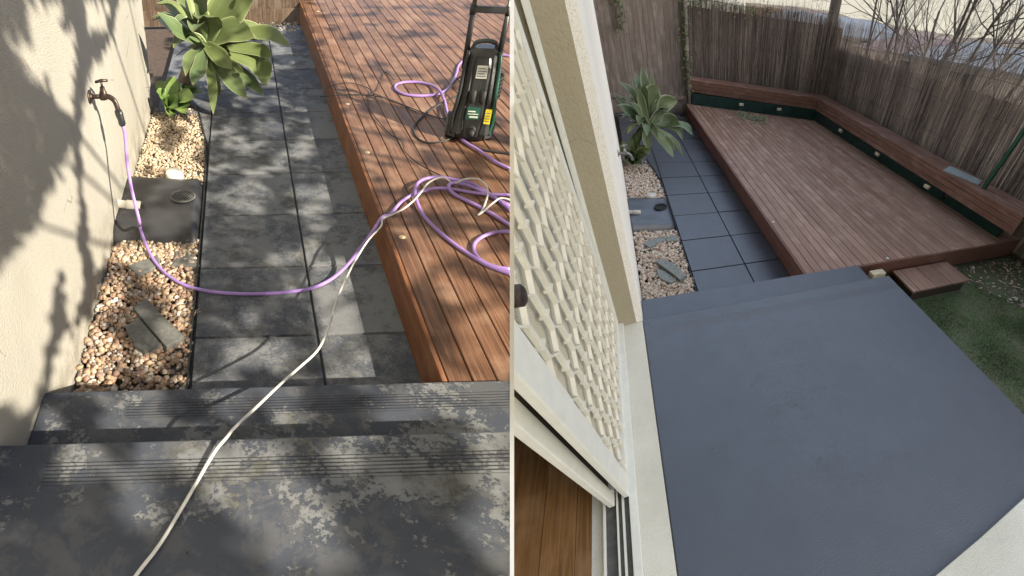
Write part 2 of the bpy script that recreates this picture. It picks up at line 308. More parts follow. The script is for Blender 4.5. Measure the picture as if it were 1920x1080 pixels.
def spline(P, n=8):
    P = [np.array(p, float) for p in P]; Q = [2 * P[0] - P[1]] + P + [2 * P[-1] - P[-2]]; o = []
    for i in range(1, len(Q) - 2):
        for k in range(n):
            t = k / n; a, b, c, d = Q[i - 1:i + 3]
            o.append(.5 * ((2 * b) + (c - a) * t + (2 * a - 5 * b + 4 * c - d) * t * t + (3 * b - a - 3 * c + d) * t ** 3))
    return o + [P[-1]]
GR = {}
def tag(o, label=None, cat=None, group=None, kind=None):
    if label: o['label'] = label
    if cat: o['category'] = cat
    if group: o['group'] = group
    if kind: o['kind'] = kind
    return o
def thing(Y, name, base, label, cat, group=None):
    o = bpy.data.objects.new(name, None); o.empty_display_size = .1; o.location = Y.w(base); Y.col.objects.link(o)
    o['_b'] = 1; del o['_b']; return tag(o, label, cat, group)
def lean(m, k):
    m.v = [(x, y - k * (z - .47), z) for x, y, z in m.v]; return m
def obj(Y, name, mb, mat, parent=None, smooth=False, clip=True, loc=None, base=None):
    V = np.array(mb.v, float); WV = Y.w(V)
    o0 = np.array(parent_world(parent)) if parent else (Y.w(base) if base is not None else np.array([WV[:, 0].mean(), WV[:, 1].mean(), WV[:, 2].min()]))
    me = bpy.data.meshes.new(name); me.from_pydata((WV - o0).tolist(), [], mb.f)
    at = me.attributes.new('loc', 'FLOAT_VECTOR', 'POINT'); at.data.foreach_set('vector', V.ravel().astype(np.float32))
    at = me.attributes.new('aux', 'FLOAT_VECTOR', 'POINT'); at.data.foreach_set('vector', np.array(mb.a, np.float32).ravel())
    me.materials.append(mat)
    CX = RW @ [1, 0, 0]; xc = (WV - CAM) @ CX * Y.side
    zc = (WV - CAM) @ (RW @ [0, 0, 1]); SE = 4.0 / F
    bad = xc < SE * zc
    if clip and bad.any():
        bm = bmesh.new(); bm.from_mesh(me); nn = CX * Y.side - SE * (RW @ [0, 0, 1])
        r = bmesh.ops.bisect_plane(bm, geom=bm.verts[:] + bm.edges[:] + bm.faces[:], plane_co=Vector(CAM - o0), plane_no=Vector(nn), clear_inner=True, clear_outer=False)
        ed = [e for e in r['geom_cut'] if isinstance(e, bmesh.types.BMEdge)]
        if ed and len(ed) < 3000:
            try: bmesh.ops.holes_fill(bm, edges=ed, sides=0)
            except Exception: pass
        bm.to_mesh(me); bm.free()
    if len(me.polygons) == 0: return None
    if Y.L is not None and np.linalg.det(Y.L) < 0: me.flip_normals()
    if smooth: me.polygons.foreach_set('use_smooth', [True] * len(me.polygons))
    me.update(); o = bpy.data.objects.new(name, me); Y.col.objects.link(o)
    if parent:
        o.parent = parent
        if parent.type == 'MESH': pass
    else: o.location = o0
    return o
def parent_world(p):
    v = Vector((0, 0, 0)); q = p
    while q is not None: v = v + q.location; q = q.parent
    return v
def struct(Y, name, mb, mat, **k): return tag(obj(Y, name, mb, mat, **k), kind='structure')
rnd = random.Random(7)
SIDE = {-1: 'left', 1: 'right'}

# ================================================================== SHARED YARD PARTS
WX = -0.53                                    # wall face
def yard_base(Y, sunny):
    P = M['paintA'] if sunny else M['paintB']
    # ground
    g = MB(); xs = np.linspace(-3, 12, 40); ys = np.linspace(-4, 14, 50)
    v = [(x, y, -.09 + .012 * mnoise.noise(Vector((x * 3, y * 3, 1 if sunny else 5)))) for y in ys for x in xs]
    nx = len(xs); g.add(v, [(j * nx + i, j * nx + i + 1, (j + 1) * nx + i + 1, (j + 1) * nx + i) for j in range(len(ys) - 1) for i in range(nx - 1)])
    struct(Y, 'ground', g, M['soil'])
    # paving: slabs as real slabs with open joints
    pv = MB(); r = random.Random(3)
    for j in range(0, 11):
        for i in (0, 1):
            y0, y1 = .6 * j + (.0 if j else -.02), .6 * j + .6
            x0, x1 = .6 * i, .6 * i + .6
            if i == 1: x1 = 1.13
            dz = r.uniform(-.002, .002); pv.box(x0 + .006, x1 - .006, y0 + .0075, y1 - .0075, -.05, dz, .003)
    for j in (5, 6, 7, 8, 9, 10): pv.box(-.48, -.006, .6 * j + .24 if j == 5 else .6 * j + .005, .6 * j + .595, -.05, -.002, .003) if j > 5 else pv.prism([(-.14, 3.6), (-.05, 3.2), (-.02, 3.0), (-.006, 3.0), (-.006, 3.595), (-.14, 3.595)], -.05, -.002)
    struct(Y, 'paving', pv, P)
    jb = MB().box(-.1, 1.2, -.05, 6.7, -.06, -.016); struct(Y, 'paving_bed', jb, M['edge'])
    # concrete steps: one landing and one step below it
    x0 = WX + .0; x1 = 1.66
    st = thing(Y, 'concrete_steps', (.5, -1, 0), 'worn dark painted concrete landing and step with patches of bare grey' if sunny else 'freshly painted blue grey concrete landing with one step below it', 'concrete steps')
    b = MB(); b.box(x0 + .002, x1, -.46, 0.0, -.09, .25, .007); obj(Y, 'step', b, P, st)
    b = MB(); b.box(x0 + .002, x1, -4.0 if sunny else -3.2, -.43, -.09, .45, .007); obj(Y, 'landing', b, P, st)
    # edging strip
    e = MB(); path = [(-.13, 3.78), (-.075, 3.4), (-.035, 3.05), (-.012, 2.6), (-.006, 2.2), (-.006, 1.5), (-.008, .8), (-.012, .01)]
    sp = spline([(p[0], p[1], 0) for p in path], 4)
    for a, c in zip(sp[:-1], sp[1:]): e.hexa([(a[0] - .008, a[1], -.08), (a[0], a[1], -.08), (a[0], a[1], .008), (a[0] - .008, a[1], .008)], [(c[0] - .008, c[1], -.08), (c[0], c[1], -.08), (c[0], c[1], .008), (c[0] - .008, c[1], .008)])
    tag(obj(Y, 'garden_edging', e, M['edge']), 'thin black edging strip between pebbles and %s paving' % ('patchy worn' if sunny else 'blue grey'), 'garden edging')

def pebble_bed(Y, name, mat, regions, seed, zf=lambda x, y: -.03):
    r = random.Random(seed); bm = bmesh.new(); bmesh.ops.create_icosphere(bm, subdivisions=1, radius=1)
    base = np.array([tuple(v.co) for v in bm.verts]); fc = np.array([[v.index for v in f.verts] for f in bm.faces]); bm.free()
    Vs, Fs, n = [], [], 0; nr = np.random.RandomState(seed)
    for (x0, x1, y0, y1, cnt, s0, s1, lay) in regions:
        for i in range(cnt):
            x, y = r.uniform(x0(y_) if callable(x0) else x0, 1) if False else 0, 0
            y = r.uniform(y0, y1); xa = x0; xb = x1(y) if callable(x1) else x1; x = r.uniform(xa, xb)
            s = r.uniform(s0, s1) * (1 + .5 * (r.random() ** 4)); z = zf(x, y) + r.uniform(0, lay)
            sc = np.array([s, s * r.uniform(.65, .95), s * r.uniform(.5, .75)])
            A = Matrix.Rotation(r.uniform(0, 6.3), 3, 'Z') @ Matrix.Rotation(r.gauss(0, .45), 3, 'X') @ Matrix.Rotation(r.gauss(0, .45), 3, 'Y')
            V = base * (1 + nr.uniform(-.16, .16, (len(base), 1))) * sc; V = V @ np.array(A).T + (x, y, z)
            Vs.append(V); Fs.append(fc + n); n += len(base)
    m = MB(); m.v = np.vstack(Vs); m.f = np.vstack(Fs).tolist(); m.a = np.zeros((len(m.v), 3))
    return obj(Y, name, m, mat, smooth=True)
def bed_edge(y):
    return float(np.interp(y, [0, .8, 1.5, 2.2, 2.6, 3.05, 3.4, 3.78], [-.02, -.016, -.014, -.014, -.02, -.045, -.085, -.14]))

def slab_piece(Y, pts, z0, z1, mat, label, tilt=None, group=None):
    P = [Y.at(x, y, z1) for x, y in pts]
    m = MB(); n = len(P)
    v = [(p[0], p[1], z0) for p in P] + [(p[0], p[1], z1) for p in P]
    c = np.mean(P, axis=0); r = random.Random(n + int(pts[0][0]))
    top = [(c[0] + (p[0] - c[0]) * .96, c[1] + (p[1] - c[1]) * .96, z1 + .003) for p in P]
    v += top; fs = [tuple(range(2 * n, 3 * n))] + [(i, (i + 1) % n, n + (i + 1) % n, n + i) for i in range(n)] + [(n + i, n + (i + 1) % n, 2 * n + (i + 1) % n, 2 * n + i) for i in range(n)] + [tuple(range(n))[::-1]]
    m.add(v, fs); return tag(obj(Y, 'paver_piece', m, mat), label, 'paver piece', group)

def drain_pad(Y, sunny):
    P = M['padA'] if sunny else M['paintB']; where = 'worn dark' if sunny else 'blue grey'
    m = MB(); nx, ny = 22, 26; vs = []; y0, y1 = 1.46, 2.26
    def h(x, y):
        u = (y - y0) / (y1 - y0); s = .075 - .02 * (x - WX)
        s += .012 * mnoise.noise(Vector((x * 5, y * 5, 2))); e = min(1, u / .13); s = -.05 + (s + .05) * (1 - (1 - e) ** 2)
        ef = min(1, (1 - u) / .05); s = -.05 + (s + .05) * (1 - (1 - ef) ** 2)
        ex = min(1, (-.02 - x) / .04 + .35); s = -.05 + (s + .05) * max(.3, min(1, ex)); return s
    for j in range(ny):
        for i in range(nx):
            x = WX + .001 + (-.018 - WX - .001) * i / (nx - 1); y = y0 + (y1 - y0) * j / (ny - 1)
            yy = y + .02 * math.sin(x * 9); vs.append((x, yy, h(x, y)))
    m.add(vs, [(j * nx + i, j * nx + i + 1, (j + 1) * nx + i + 1, (j + 1) * nx + i) for j in range(ny - 1) for i in range(nx - 1)])
    nb = len(m.v); bv = [(x, y, -.1) for (x, y, z) in vs]; m.add(bv, [(j * nx + i, (j + 1) * nx + i, (j + 1) * nx + i + 1, j * nx + i + 1) for j in range(ny - 1) for i in range(nx - 1)])
    rim = [i for i in range(nx)] + [j * nx + nx - 1 for j in range(1, ny)] + [(ny - 1) * nx + i for i in range(nx - 2, -1, -1)] + [j * nx for j in range(ny - 2, 0, -1)]
    m.f += [(rim[(k + 1) % len(rim)], rim[k], nb + rim[k], nb + rim[(k + 1) % len(rim)]) for k in range(len(rim))]
    tag(obj(Y, 'drain_pad', m, P, smooth=True), 'sloping %s painted concrete pad round the drain grate' % where, 'concrete pad')
    # grate
    zg = h(-.135, 1.915); gc = np.array([-.135, 1.915, zg + .012]); g = thing(Y, 'drain_grate', gc, 'round black drain grate set in the %s concrete pad' % where, 'drain grate')
    m = MB(); m.tube([gc + (.078 * math.cos(a), .078 * math.sin(a), .0) for a in np.linspace(0, 2 * math.pi, 33)], .007, 6); obj(Y, 'rim', m, M['edge'] if not sunny else M['slab'], g, True)
    m = MB(); m.disc(gc, .074, -.010, -.005); obj(Y, 'well', m, M['edge'], g)
    m = MB()
    for k in range(-4, 5):
        for sgn in (1, -1):
            o = k * .017; hl = math.sqrt(max(0, .073 ** 2 - o * o)); d = np.array([.5, .86 * sgn, 0]); q = np.array([-d[1], d[0], 0])
            m.tube([gc + q * o - d * hl, gc + q * o + d * hl], .0028, 5)
    obj(Y, 'grille', m, M['slab'] if sunny else M['black'], g, True)
    # cap
    cc = np.array([-.215, 2.27, .05]); c = thing(Y, 'pipe_cap', cc, 'round white plastic inspection cap at the back of the %s pad' % where, 'pipe cap')
    m = MB(); m.tube([cc + (0, 0, -.04), cc + (0, 0, .035), cc + (0, 0, .045)], [.062, .062, .054], 24); obj(Y, 'cap', m, M['pvc'], c, True)
    m = MB(); m.tube([cc + (0, 0, .044), cc + (0, 0, .048)], [.03, .028], 16); m.box(cc[0] - .05, cc[0] + .05, cc[1] - .006, cc[1] + .006, cc[2] + .044, cc[2] + .052); obj(Y, 'lid_boss', m, M['pvc'], c)
    # pvc pipe
    pc = np.array([WX - .02, 1.815, .095]); p = thing(Y, 'drain_pipe', pc, 'short white pvc outlet pipe from the wall over the %s pad' % where, 'drain pipe')
    m = MB(); e = pc + (.155, 0, -.022); m.tube([pc, pc + (.07, 0, -.01), pc + (.07, 0, -.01), e], [.027, .027, .032, .032], 20, caps=False); m.tube([e, e - (.03, 0, -.004)], [.025, .025], 20, caps=False)
    vs = []; 
    for k in range(20):
        a = 2 * math.pi * k / 20; vs += [e + (0, .032 * math.cos(a), .032 * math.sin(a)), e + (0, .025 * math.cos(a), .025 * math.sin(a))]
    m.add(vs, [(2 * k, (2 * k + 2) % 40, (2 * k + 3) % 40, 2 * k + 1) for k in range(20)]); obj(Y, 'pipe', m, M['pvc'], p, True)
    m = MB(); m.disc(e - (.03, 0, -.004), .026, 0, .002, 18, 'x'); obj(Y, 'pipe_mouth', m, M['darkgap'], p)  # dark disc painted for the shade inside the pipe

def tap(Y, sunny, pos):
    mt = M['bronze'] if sunny else M['steel']; p = np.array(pos)
    t = thing(Y, 'garden_tap', p, 'dark aged brass garden tap on the sunlit wall with a hose fitted' if sunny else 'grey metal garden tap on the white wall beside the agave', 'garden tap')
    m = MB(); m.disc(p, .035, 0, .008, 20, 'x'); m.disc(p, .02, .008, .016, 16, 'x'); obj(Y, 'flange', m, mt, t, True)
    b = p + (.075, 0, .0)
    m = MB(); m.tube([p + (.005, 0, 0), b], [.013, .012], 12); m.tube(spline([b - (.02, 0, 0), b + (.02, 0, .0), b + (.05, 0, -.02), b + (.062, 0, -.055), b + (.064, 0, -.075)], 4), .0135, 12)
    m.tube([b + (0, 0, -.015), b + (0, 0, .02), b + (0, 0, .03), b + (0, 0, .05)], [.02, .02, .015, .012], 12); obj(Y, 'body', m, mt, t, True)
    m = MB(); m.tube([b + (0, 0, .05), b + (0, 0, .075)], .006, 8); m.tube([b + (-.03, -.012, .078), b + (0, 0, .082), b + (.03, .012, .078)], [.007, .009, .007], 8); obj(Y, 'handle', m, mt, t, True)
    if sunny:
        s = b + (.064, 0, -.075); m = MB(); m.tube([s, s + (.004, 0, -.02), s + (.010, 0, -.05), s + (.013, 0, -.075), s + (.014, 0, -.085)], [.019, .021, .018, .019, .013], 14); obj(Y, 'hose_connector', m, M['black'], t, True)
        return s + (.014, 0, -.085)

def deck(Y, sunny, z):
    lab = 'sunlit red brown timber deck with hoses lying on it' if sunny else 'long weathered brown timber deck beside the blue grey paving'
    d = thing(Y, 'timber_deck', (1.05, 0, 0), lab, 'timber deck'); mb = M['deckA'] if sunny else M['deckB']
    m = MB(); r = random.Random(11); p = .0985; x = 1.05; k = 0
    while x < 4.25:
        a = r.random(); y1 = 7.0 if sunny else float(np.interp(x, [1.0, 1.18, 3.8, 4.3], [6.55, 6.5, 5.5, 5.3]))
        x1 = x + p - .006; y0 = -.0 + .0; ys = [y0 + .012]
        cut = y0 + r.uniform(1.5, 5.5); segs = [(y0 + .012, cut - .0015), (cut + .0015, y1)]
        for s0, s1 in segs:
            a = r.random(); dz = r.uniform(-.0008, .0008); c = .003
            prof = [(x, z - .024), (x1, z - .024), (x1, z - c), (x1 - c, z + dz), (x + c, z + dz), (x, z - c)]
            n = 6; v = [(q[0], s0, q[1]) for q in prof] + [(q[0], s1, q[1]) for q in prof]
            m.add(v, [tuple(range(n)), tuple(range(n, 2 * n))[::-1]] + [(i, n + i, n + (i + 1) % n, (i + 1) % n) for i in range(n)], (a, a * .7, k * .1))
        x += p; k += 1
    obj(Y, 'boards', m, mb, d)
    # joists below, dark
    m = MB().box(1.07, 4.2, .05, 6.0 if sunny else 5.2, -.07, z - .05); obj(Y, 'subframe', m, M['edge'], d)
    m = MB(); m.box(1.026, 1.048, .0, 7.0 if sunny else 6.5, .0, z - .004, .003); m.box(1.030, 1.046, .0, 7.0 if sunny else 6.5, -.05, .003)
    obj(Y, 'side_fascia', m, M['fasA'] if sunny else M['fasB'], d)
    m = MB(); m.box(1.03, 4.25, -.012, .010, -.0, z - .002, .003); obj(Y, 'front_fascia', m, M['fasA'] if sunny else M['fasB'], d)
    pl = [(1.10, 2.224), (1.10, 1.125), (1.10, 3.158), (1.20, 6.3)] if sunny else [(1.093, 1.037), (2.093, .05)]
    for q in pl:
        m = MB(); c = np.array([q[0], q[1], z]); m.tube([c + (.016 * math.cos(a), .016 * math.sin(a), .0012) for a in np.linspace(0, 2 * math.pi, 21)], .0022, 5); m.disc(c, .014, -.002, .0012, 16)
        obj(Y, 'deck_plug', m, M['label'] if not sunny else M['sand'], d, True)
    return d

def leaf(m, path, w, rand, fold=.22, thick=.006, wav=0.0, nseg=12, na=6, face=None):
    P = spline(path, max(3, nseg // (len(path) - 1))); n = len(P); L = n - 1
    P = [np.array(p) for p in P]; vs, ax = [], []
    t0 = P[1] - P[0]; 
    ref = np.array([0, 0, 1.0]) if face is None else np.array(face, float); s = np.cross(t0, ref)
    if np.linalg.norm(s) < 1e-3: s = np.array([1.0, 0, 0])
    s /= np.linalg.norm(s)
    prof = lambda u: (0.42 + .58 * math.sin(min(1, u / .55) * math.pi / 2)) if u < .55 else max(0.0, 1 - ((u - .55) / .45) ** 1.9)
    for i in range(n):
        t = P[min(i + 1, L)] - P[max(i - 1, 0)]; t /= np.linalg.norm(t) + 1e-9; s = s - s.dot(t) * t; s /= np.linalg.norm(s); nn = np.cross(s, t)
        u = i / L; hw = w * .5 * prof(u) + .0012
        ww = wav * math.sin(u * 13 + rand * 9)
        for layer in (0, 1):
            for k in range(na + 1):
                a = -1 + 2 * k / na
                hgt = fold * hw * (a * a) - (thick * (1 - a * a) * (1 - u * .6) if layer else 0)
                vs.append(P[i] + s * a * hw + nn * (hgt + ww * a * hw)); ax.append((a, u, rand))
    row = 2 * (na + 1); fs = []
    for i in range(L):
        for k in range(na):
            a, b = i * row + k, (i + 1) * row + k; fs.append((a, a + 1, b + 1, b)); a += na + 1; b += na + 1; fs.append((a, b, b + 1, a + 1))
        a, b = i * row, (i + 1) * row; fs.append((a, b, b + na + 1, a + na + 1)); a += na; b += na; fs.append((a, a + na + 1, b + na + 1, b))
    m.add(vs, fs, ax)
def leaf_px(Y, C, tip, Ln, near=True, via=None, dz=None):
    def on(px, L_):
        d = Y.ray(*px); d /= np.linalg.norm(d); o = Y.eye - C; b = o.dot(d); c = o.dot(o) - L_ * L_; q = b * b - c
        t = -b if q <= 0 else -b + (-1 if near else 1) * math.sqrt(q); return Y.eye + d * t
    T = on(tip, Ln)
    if via: V = on(via, Ln * .6)
    else:
        V = C * .45 + T * .55 + np.array([0, 0, .05 * Ln / .6 * 2.0])
    return [C, V, T]

def agave(Y, sunny, C, leaves, label, mat, stem=True, name='agave'):
    C = np.array(C); a = thing(Y, name, (C[0], C[1], 0), label, 'agave plant')
    m = MB(); r = random.Random(5); fc = Y.eye - C; fc /= np.linalg.norm(fc)
    for (tip, w, Ln, near, via) in leaves:
        leaf(m, leaf_px(Y, C, tip, Ln, near, via), w * 1.15, r.random(), fold=r.uniform(.12, .4), wav=.12, face=fc * .9 + (r.gauss(0, .3), r.gauss(0, .2), .5))
    if stem:
        for k in range(15 if sunny else 30):
            az = r.uniform(0, 6.3); el = r.uniform(-.9, 1.1); Ln = r.uniform(.40, .58); d_ = np.array([math.cos(az) * math.cos(el), math.sin(az) * math.cos(el), math.sin(el)])
            if d_[1] < 0 and el < .5 and d_[0] > -.1: continue
            B_ = C + d_ * Ln; B_[0] = max(B_[0], WX + .04); leaf(m, [C, C + (B_ - C) * .55 + (0, 0, .07), B_ - (0, 0, .05)], r.uniform(.09, .15), r.random(), fold=r.uniform(.15, .5), wav=.12)
    obj(Y, 'leaves', m, mat, a, True)
    if stem:
        m = MB(); g = [(C[0] - .22, C[1] + .22, -.08), (C[0] - .20, C[1] + .18, C[2] * .4), C + (-.08, .06, -.10), C]; m.tube(spline(g, 4), [.06] * 5 + [.05] * 4 + [.045] * 3 + [.03], 10)
        obj(Y, 'stem', m, M['bark'], a, True)
    return a

# ================================================================== LEFT YARD (sunny)
Y = YA
yard_base(Y, True)
m = MB(); m.box(-.95, WX, -4, 3.82, -.09, 6.6, .006)
rw = thing(Y, 'rendered_wall', (WX, 1, 0), 'cream rendered house wall dappled with sun, tap fixed to it', 'wall'); obj(Y, 'wall', m, M['wallA'], rw, clip=False); obj(Y, 'added_eaves', MB().box(-2.5, .1, -4, 4.3, 6.6, 6.75), M['wallA'], rw, clip=False)  # unseen upper wall and eaves, added to cut sky light on the ground
(lambda *a: None)(0, 'cream rendered house wall dappled with sun, tap fixed to it', 'wall')
pad = lambda x, y: -.028 + (.04 if False else 0)
pebble_bed(Y, 'pebbles', M['pebA'], [(WX + .012, bed_edge, .01, 1.50, 3000, .011, .019, .03)], 1, lambda x, y: -.028 + .014 * mnoise.noise(Vector((x * 6, y * 6, 0))))
tag(bpy.data.objects['pebbles'], 'brown and tan pebbles in the bed by the sunlit wall', 'pebbles', kind='stuff')
o = pebble_bed(Y, 'pebbles', M['pebL'], [(WX + .012, bed_edge, 2.25, 3.8, 3600, .009, .014, .025), (-.4, 1.0, 6.3, 6.75, 700, .012, .018, .03), (-.5, -.02, 1.30, 1.52, 260, .012, .018, .04)], 2, lambda x, y: -.03)
tag(o, 'pale cream pebbles behind the drain pad in the sun', 'pebbles', kind='stuff')
drain_pad(Y, True)
slab_piece(Y, [(272, 560), (345, 630), (312, 651), (249, 577)], -.05, .03, M['slab'], 'larger of two broken paver pieces lying side by side on sunlit pebbles')
slab_piece(Y, [(259, 594), (303, 647), (272, 660), (254, 650), (235, 612)], -.05, .026, M['slab'], 'smaller broken paver piece with a clipped corner beside the larger one in sun')
slab_piece(Y, [(240, 499), (296, 478), (300, 497), (258, 517)], -.05, .01, M['slab'], 'flat paver piece half sunk in sunlit pebbles under the purple hose')
slab_piece(Y, [(331, 470), (367, 480), (368, 500), (321, 498)], -.05, .008, M['slab'], 'small dark paver piece against the paving edge in the sunny yard')
hose_start = tap(Y, True, (WX, 1.5, .885))
deck(Y, True, .22)
# back fence
f = thing(Y, 'paling_fence', (.5, 6.95, 0), 'dark brown timber paling fence behind the agave in the sunny yard', 'fence')
m = MB(); r = random.Random(2); x = -1.6
while x < 1.2:
    w = .1; m.box(x, x + w - .003, 6.86 + r.uniform(0, .01), 6.885, .02, 1.9, 0, (r.random(), r.random(), 0)); x += w
obj(Y, 'palings', m, M['palA'], f)
m = MB(); m.box(-1.6, 1.2, 6.83, 6.858, -.05, .14); m.box(-1.6, 1.2, 6.82, 6.858, .35, .43); obj(Y, 'rail', m, M['palA'], f)
CA = np.array([-.03, 3.62, .58])
S = lambda x, y: (280 + x / 4.5, y / 4.5)
LA = [((580, 140), .17, .42, True, None), ((890, -40), .26, .62, True, None), ((545, -130), .15, .6, False, None), ((690, -90), .12, .55, False, None), ((735, -5), .07, .5, True, (650, 120)),
      ((885, 320), .17, .5, True, None), ((1190, 388), .10, .80, True, (960, 270)), ((985, 730), .16, .62, True, (900, 520)), ((700, 585), .11, .45, True, (600, 480)), ((825, 835), .12, .62, True, (680, 640)),
      ((968, 805), .09, .66, True, (800, 640)), ((540, 965), .065, .66, True, (530, 700)), ((368, 718), .11, .5, True, (420, 600)), ((305, 640), .07, .5, True, (340, 480)), ((65, 105), .13, .62, True, (250, 260)),
      ((60, -30), .09, .66, False, (260, 140)), ((210, -80), .08, .7, False, (330, 110)), ((330, -90), .07, .62, False, (400, 100)), ((420, -140), .10, .6, True, None), ((180, 420), .13, .52, False, (300, 340)),
      ((375, 272), .06, .33, True, (440, 360)), ((1040, 480), .09, .6, True, (920, 420)), ((800, 620), .08, .5, True, (690, 560)), ((215, 480), .06, .55, False, (330, 400)), ((1020, 340), .14, .55, False, (800, 260)), ((760, -60), .1, .5, False, None), ((600, 820), .05, .6, False, (560, 650)),
      ((250, 20), .07, .6, False, (330, 160)), ((60, 130), .1, .7, False, (200, 200))]
agave(Y, True, CA, [(S(*t), w, L, n, S(*v) if v else None) for t, w, L, n, v in LA], 'large green agave with broad arching leaves at the sunny path end', M['agA'])
C2 = np.array([-.36, 3.55, .06])
LS = [((215, 645), .10, .28, 1), ((130, 880), .0, 0, 0), ((170, 990), .10, .2, 1), ((345, 885), .09, .26, 1), ((350, 740), .12, .3, 0), ((60, 770), .07, .26, 1), ((75, 680), .09, .28, 0), ((310, 960), .10, .24, 1), ((120, 780), .05, .2, 0), ((460, 780), .10, .4, 0), ((270, 690), .08, .3, 0), ((400, 700), .12, .42, 0), ((380, 830), .11, .36, 1), ((240, 900), .11, .3, 1), ((430, 730), .1, .45, 0), ((170, 700), .1, .3, 0), ((130, 860), .09, .22, 1)]
agave(Y, True, C2, [(S(*t), w, L, bool(n), None) for t, w, L, n in LS if L > 0], 'small bright green succulent rosette at the wall end by the pebbles', M['smallag'], stem=False, name='succulent')

# hoses and cables (traced where they lie)
def run(Y, P, r, off=0.0):                   # P: (px, py, z)
    return spline([Y.at(x, y, z) for x, y, z in P], 6)
Z6 = lambda x, y: (700 + x / 4.154, 300 + y / 4.154)
Z5 = lambda x, y: (730 + x / 3.6, y / 3.6)
Zd = .22
h = thing(Y, 'garden_hose', (1.7, .9, .23), 'long lilac purple garden hose running from the wall tap to coils on the red deck', 'garden hose')
start = [hose_start, hose_start + (.006, 0, -.06)]
P1 = start + [Y.at(233, 270, -.40, 0) * 0 + np.array([-.375, 1.47, .52]), np.array([-.36, 1.43, .36]), np.array([-.33, 1.36, .22])]
P1 += [Y.at(x, y, z) for x, y, z in [(262, 425, .10), (275, 462, .045), (290, 490, .025), (312, 514, .02), (345, 534, .02), (385, 545, .014), (430, 550, .013), (490, 551, .013), (545, 547, .013), (585, 540, .014), (620, 524, .02), (650, 498, .06), (676, 465, .14), (698, 435, .22), (716, 408, .25)]]
P1 += [Y.at(*Z6(x, y), z) for x, y, z in [(130, 425, .245), (210, 333, .245), (300, 272, .25), (400, 238, .262), (500, 220, .25), (620, 228, .236), (760, 252, .236), (900, 268, .236), (1090, 272, .236)]]
m = MB(); m.tube(spline(P1, 7), .0095, 10); obj(Y, 'hose_run', m, M['purple'], h, True)
def z6run(L, z): return [Y.at(*Z6(x, y), zz) for (x, y, zz) in [(q + (z,))[:3] for q in L]]
m = MB(); m.tube(spline(z6run([(1110, 890, .232), (1060, 885, .232), (900, 826, .232), (780, 757, .233), (620, 648, .233), (480, 528, .234), (390, 430, .236), (340, 330, .25), (325, 245, .27), (350, 178, .275), (420, 143, .265), (520, 134, .255), (620, 152, .25), (760, 182, .245), (850, 232, .24), (960, 300, .236), (1110, 430, .232)], .235), 7), .0105, 10)
obj(Y, 'hose_coil', m, M['purple'], h, True)
m = MB(); m.tube(spline(z6run([(1110, 540), (1060, 505), (900, 405), (760, 332), (640, 272), (590, 222, .25), (592, 190, .26), (640, 178, .26), (750, 202, .25), (860, 252, .24), (1110, 380)], .236), 7), .0105, 10); obj(Y, 'hose_coil', m, M['purple'], h, True)
m = MB(); m.tube(spline(z6run([(1110, 556), (1060, 556), (960, 562), (860, 592), (795, 640), (780, 690), (800, 742), (850, 790), (950, 833), (1110, 858)], .233), 7), .0105, 10); obj(Y, 'hose_coil', m, M['purple'], h, True)
m = MB(); m.tube(spline([Y.at(*Z5(x, y), z) for x, y, z in [(850, 385, .236), (800, 376, .236), (700, 366, .236), (600, 370, .236), (520, 395, .236), (470, 440, .236), (452, 500, .236), (420, 568, .25), (380, 612, .25), (300, 640, .235), (180, 646, .235), (90, 632, .235), (42, 602, .235), (45, 573, .235), (100, 555, .235), (200, 555, .235), (290, 578, .24), (340, 612, .265), (365, 660, .262), (378, 700, .25), (386, 740, .245), (405, 800, .24), (430, 870, .238), (500, 950, .238), (600, 1012, .238), (690, 1075, .236)]] + z6run([(970, 25), (1110, 92)], .236), 7), .0105, 10)
obj(Y, 'hose_loop', m, M['purple'], h, True)
m = MB(); PW = [(200, 1170, .462), (253, 1082, .462), (300, 1020, .462), (350, 937, .463), (400, 851, .47), (425, 820, .48), (440, 802, .47), (480, 764, .40), (525, 721, .34), (560, 690, .30), (590, 663, .27), (605, 640, .25), (620, 600, .22), (632, 560, .20), (645, 530, .20), (665, 490, .21), (690, 451, .24), (714, 425, .25)]
PP = [Y.at(x, y, z) for x, y, z in PW] + z6run([(75, 458, .25), (150, 424, .25), (230, 383, .26), (312, 318, .27), (380, 240, .285), (425, 182, .285), (500, 142, .27), (560, 141, .265), (612, 178, .25), (650, 176, .27), (720, 148, .30), (820, 150, .31), (880, 200, .31), (892, 262, .30), (868, 345, .26), (845, 400, .232), (815, 428, .228), (850, 405, .232), (880, 380, .25), (940, 328, .28), (1000, 296, .285), (1110, 325, .27)], .25)
m.tube(spline(PP, 7), .0055, 8); tag(obj(Y, 'extension_cable', m, M['white'], smooth=True), 'thin white cable trailing over the landing and up onto the red deck', 'cable')
m = MB(); m.tube(spline([Y.at(*Z5(x, y), z) for x, y, z in [(560, 512, .38), (520, 510, .34), (470, 525, .28), (415, 580, .26), (380, 640, .262), (368, 705, .255), (380, 790, .25), (420, 870, .245), (480, 938, .235), (600, 1000, .232), (700, 1022, .232), (850, 1042, .232)]], 7), .0075, 8)
m.tube(spline([Y.at(*Z5(x, y), z) for x, y, z in [(520, 868, .30), (490, 890, .25), (440, 925, .235), (350, 956, .23), (250, 962, .23), (185, 925, .23), (163, 870, .23), (200, 808, .23), (300, 728, .24), (380, 684, .25), (500, 628, .24)]], 7), .0065, 8)
tag(obj(Y, 'pressure_hose', m, M['rubber'], smooth=True), 'black high pressure hose looped beside the pressure washer', 'hose')
Z2 = lambda x, y: (480 + x / 2, y / 2)
m = MB()
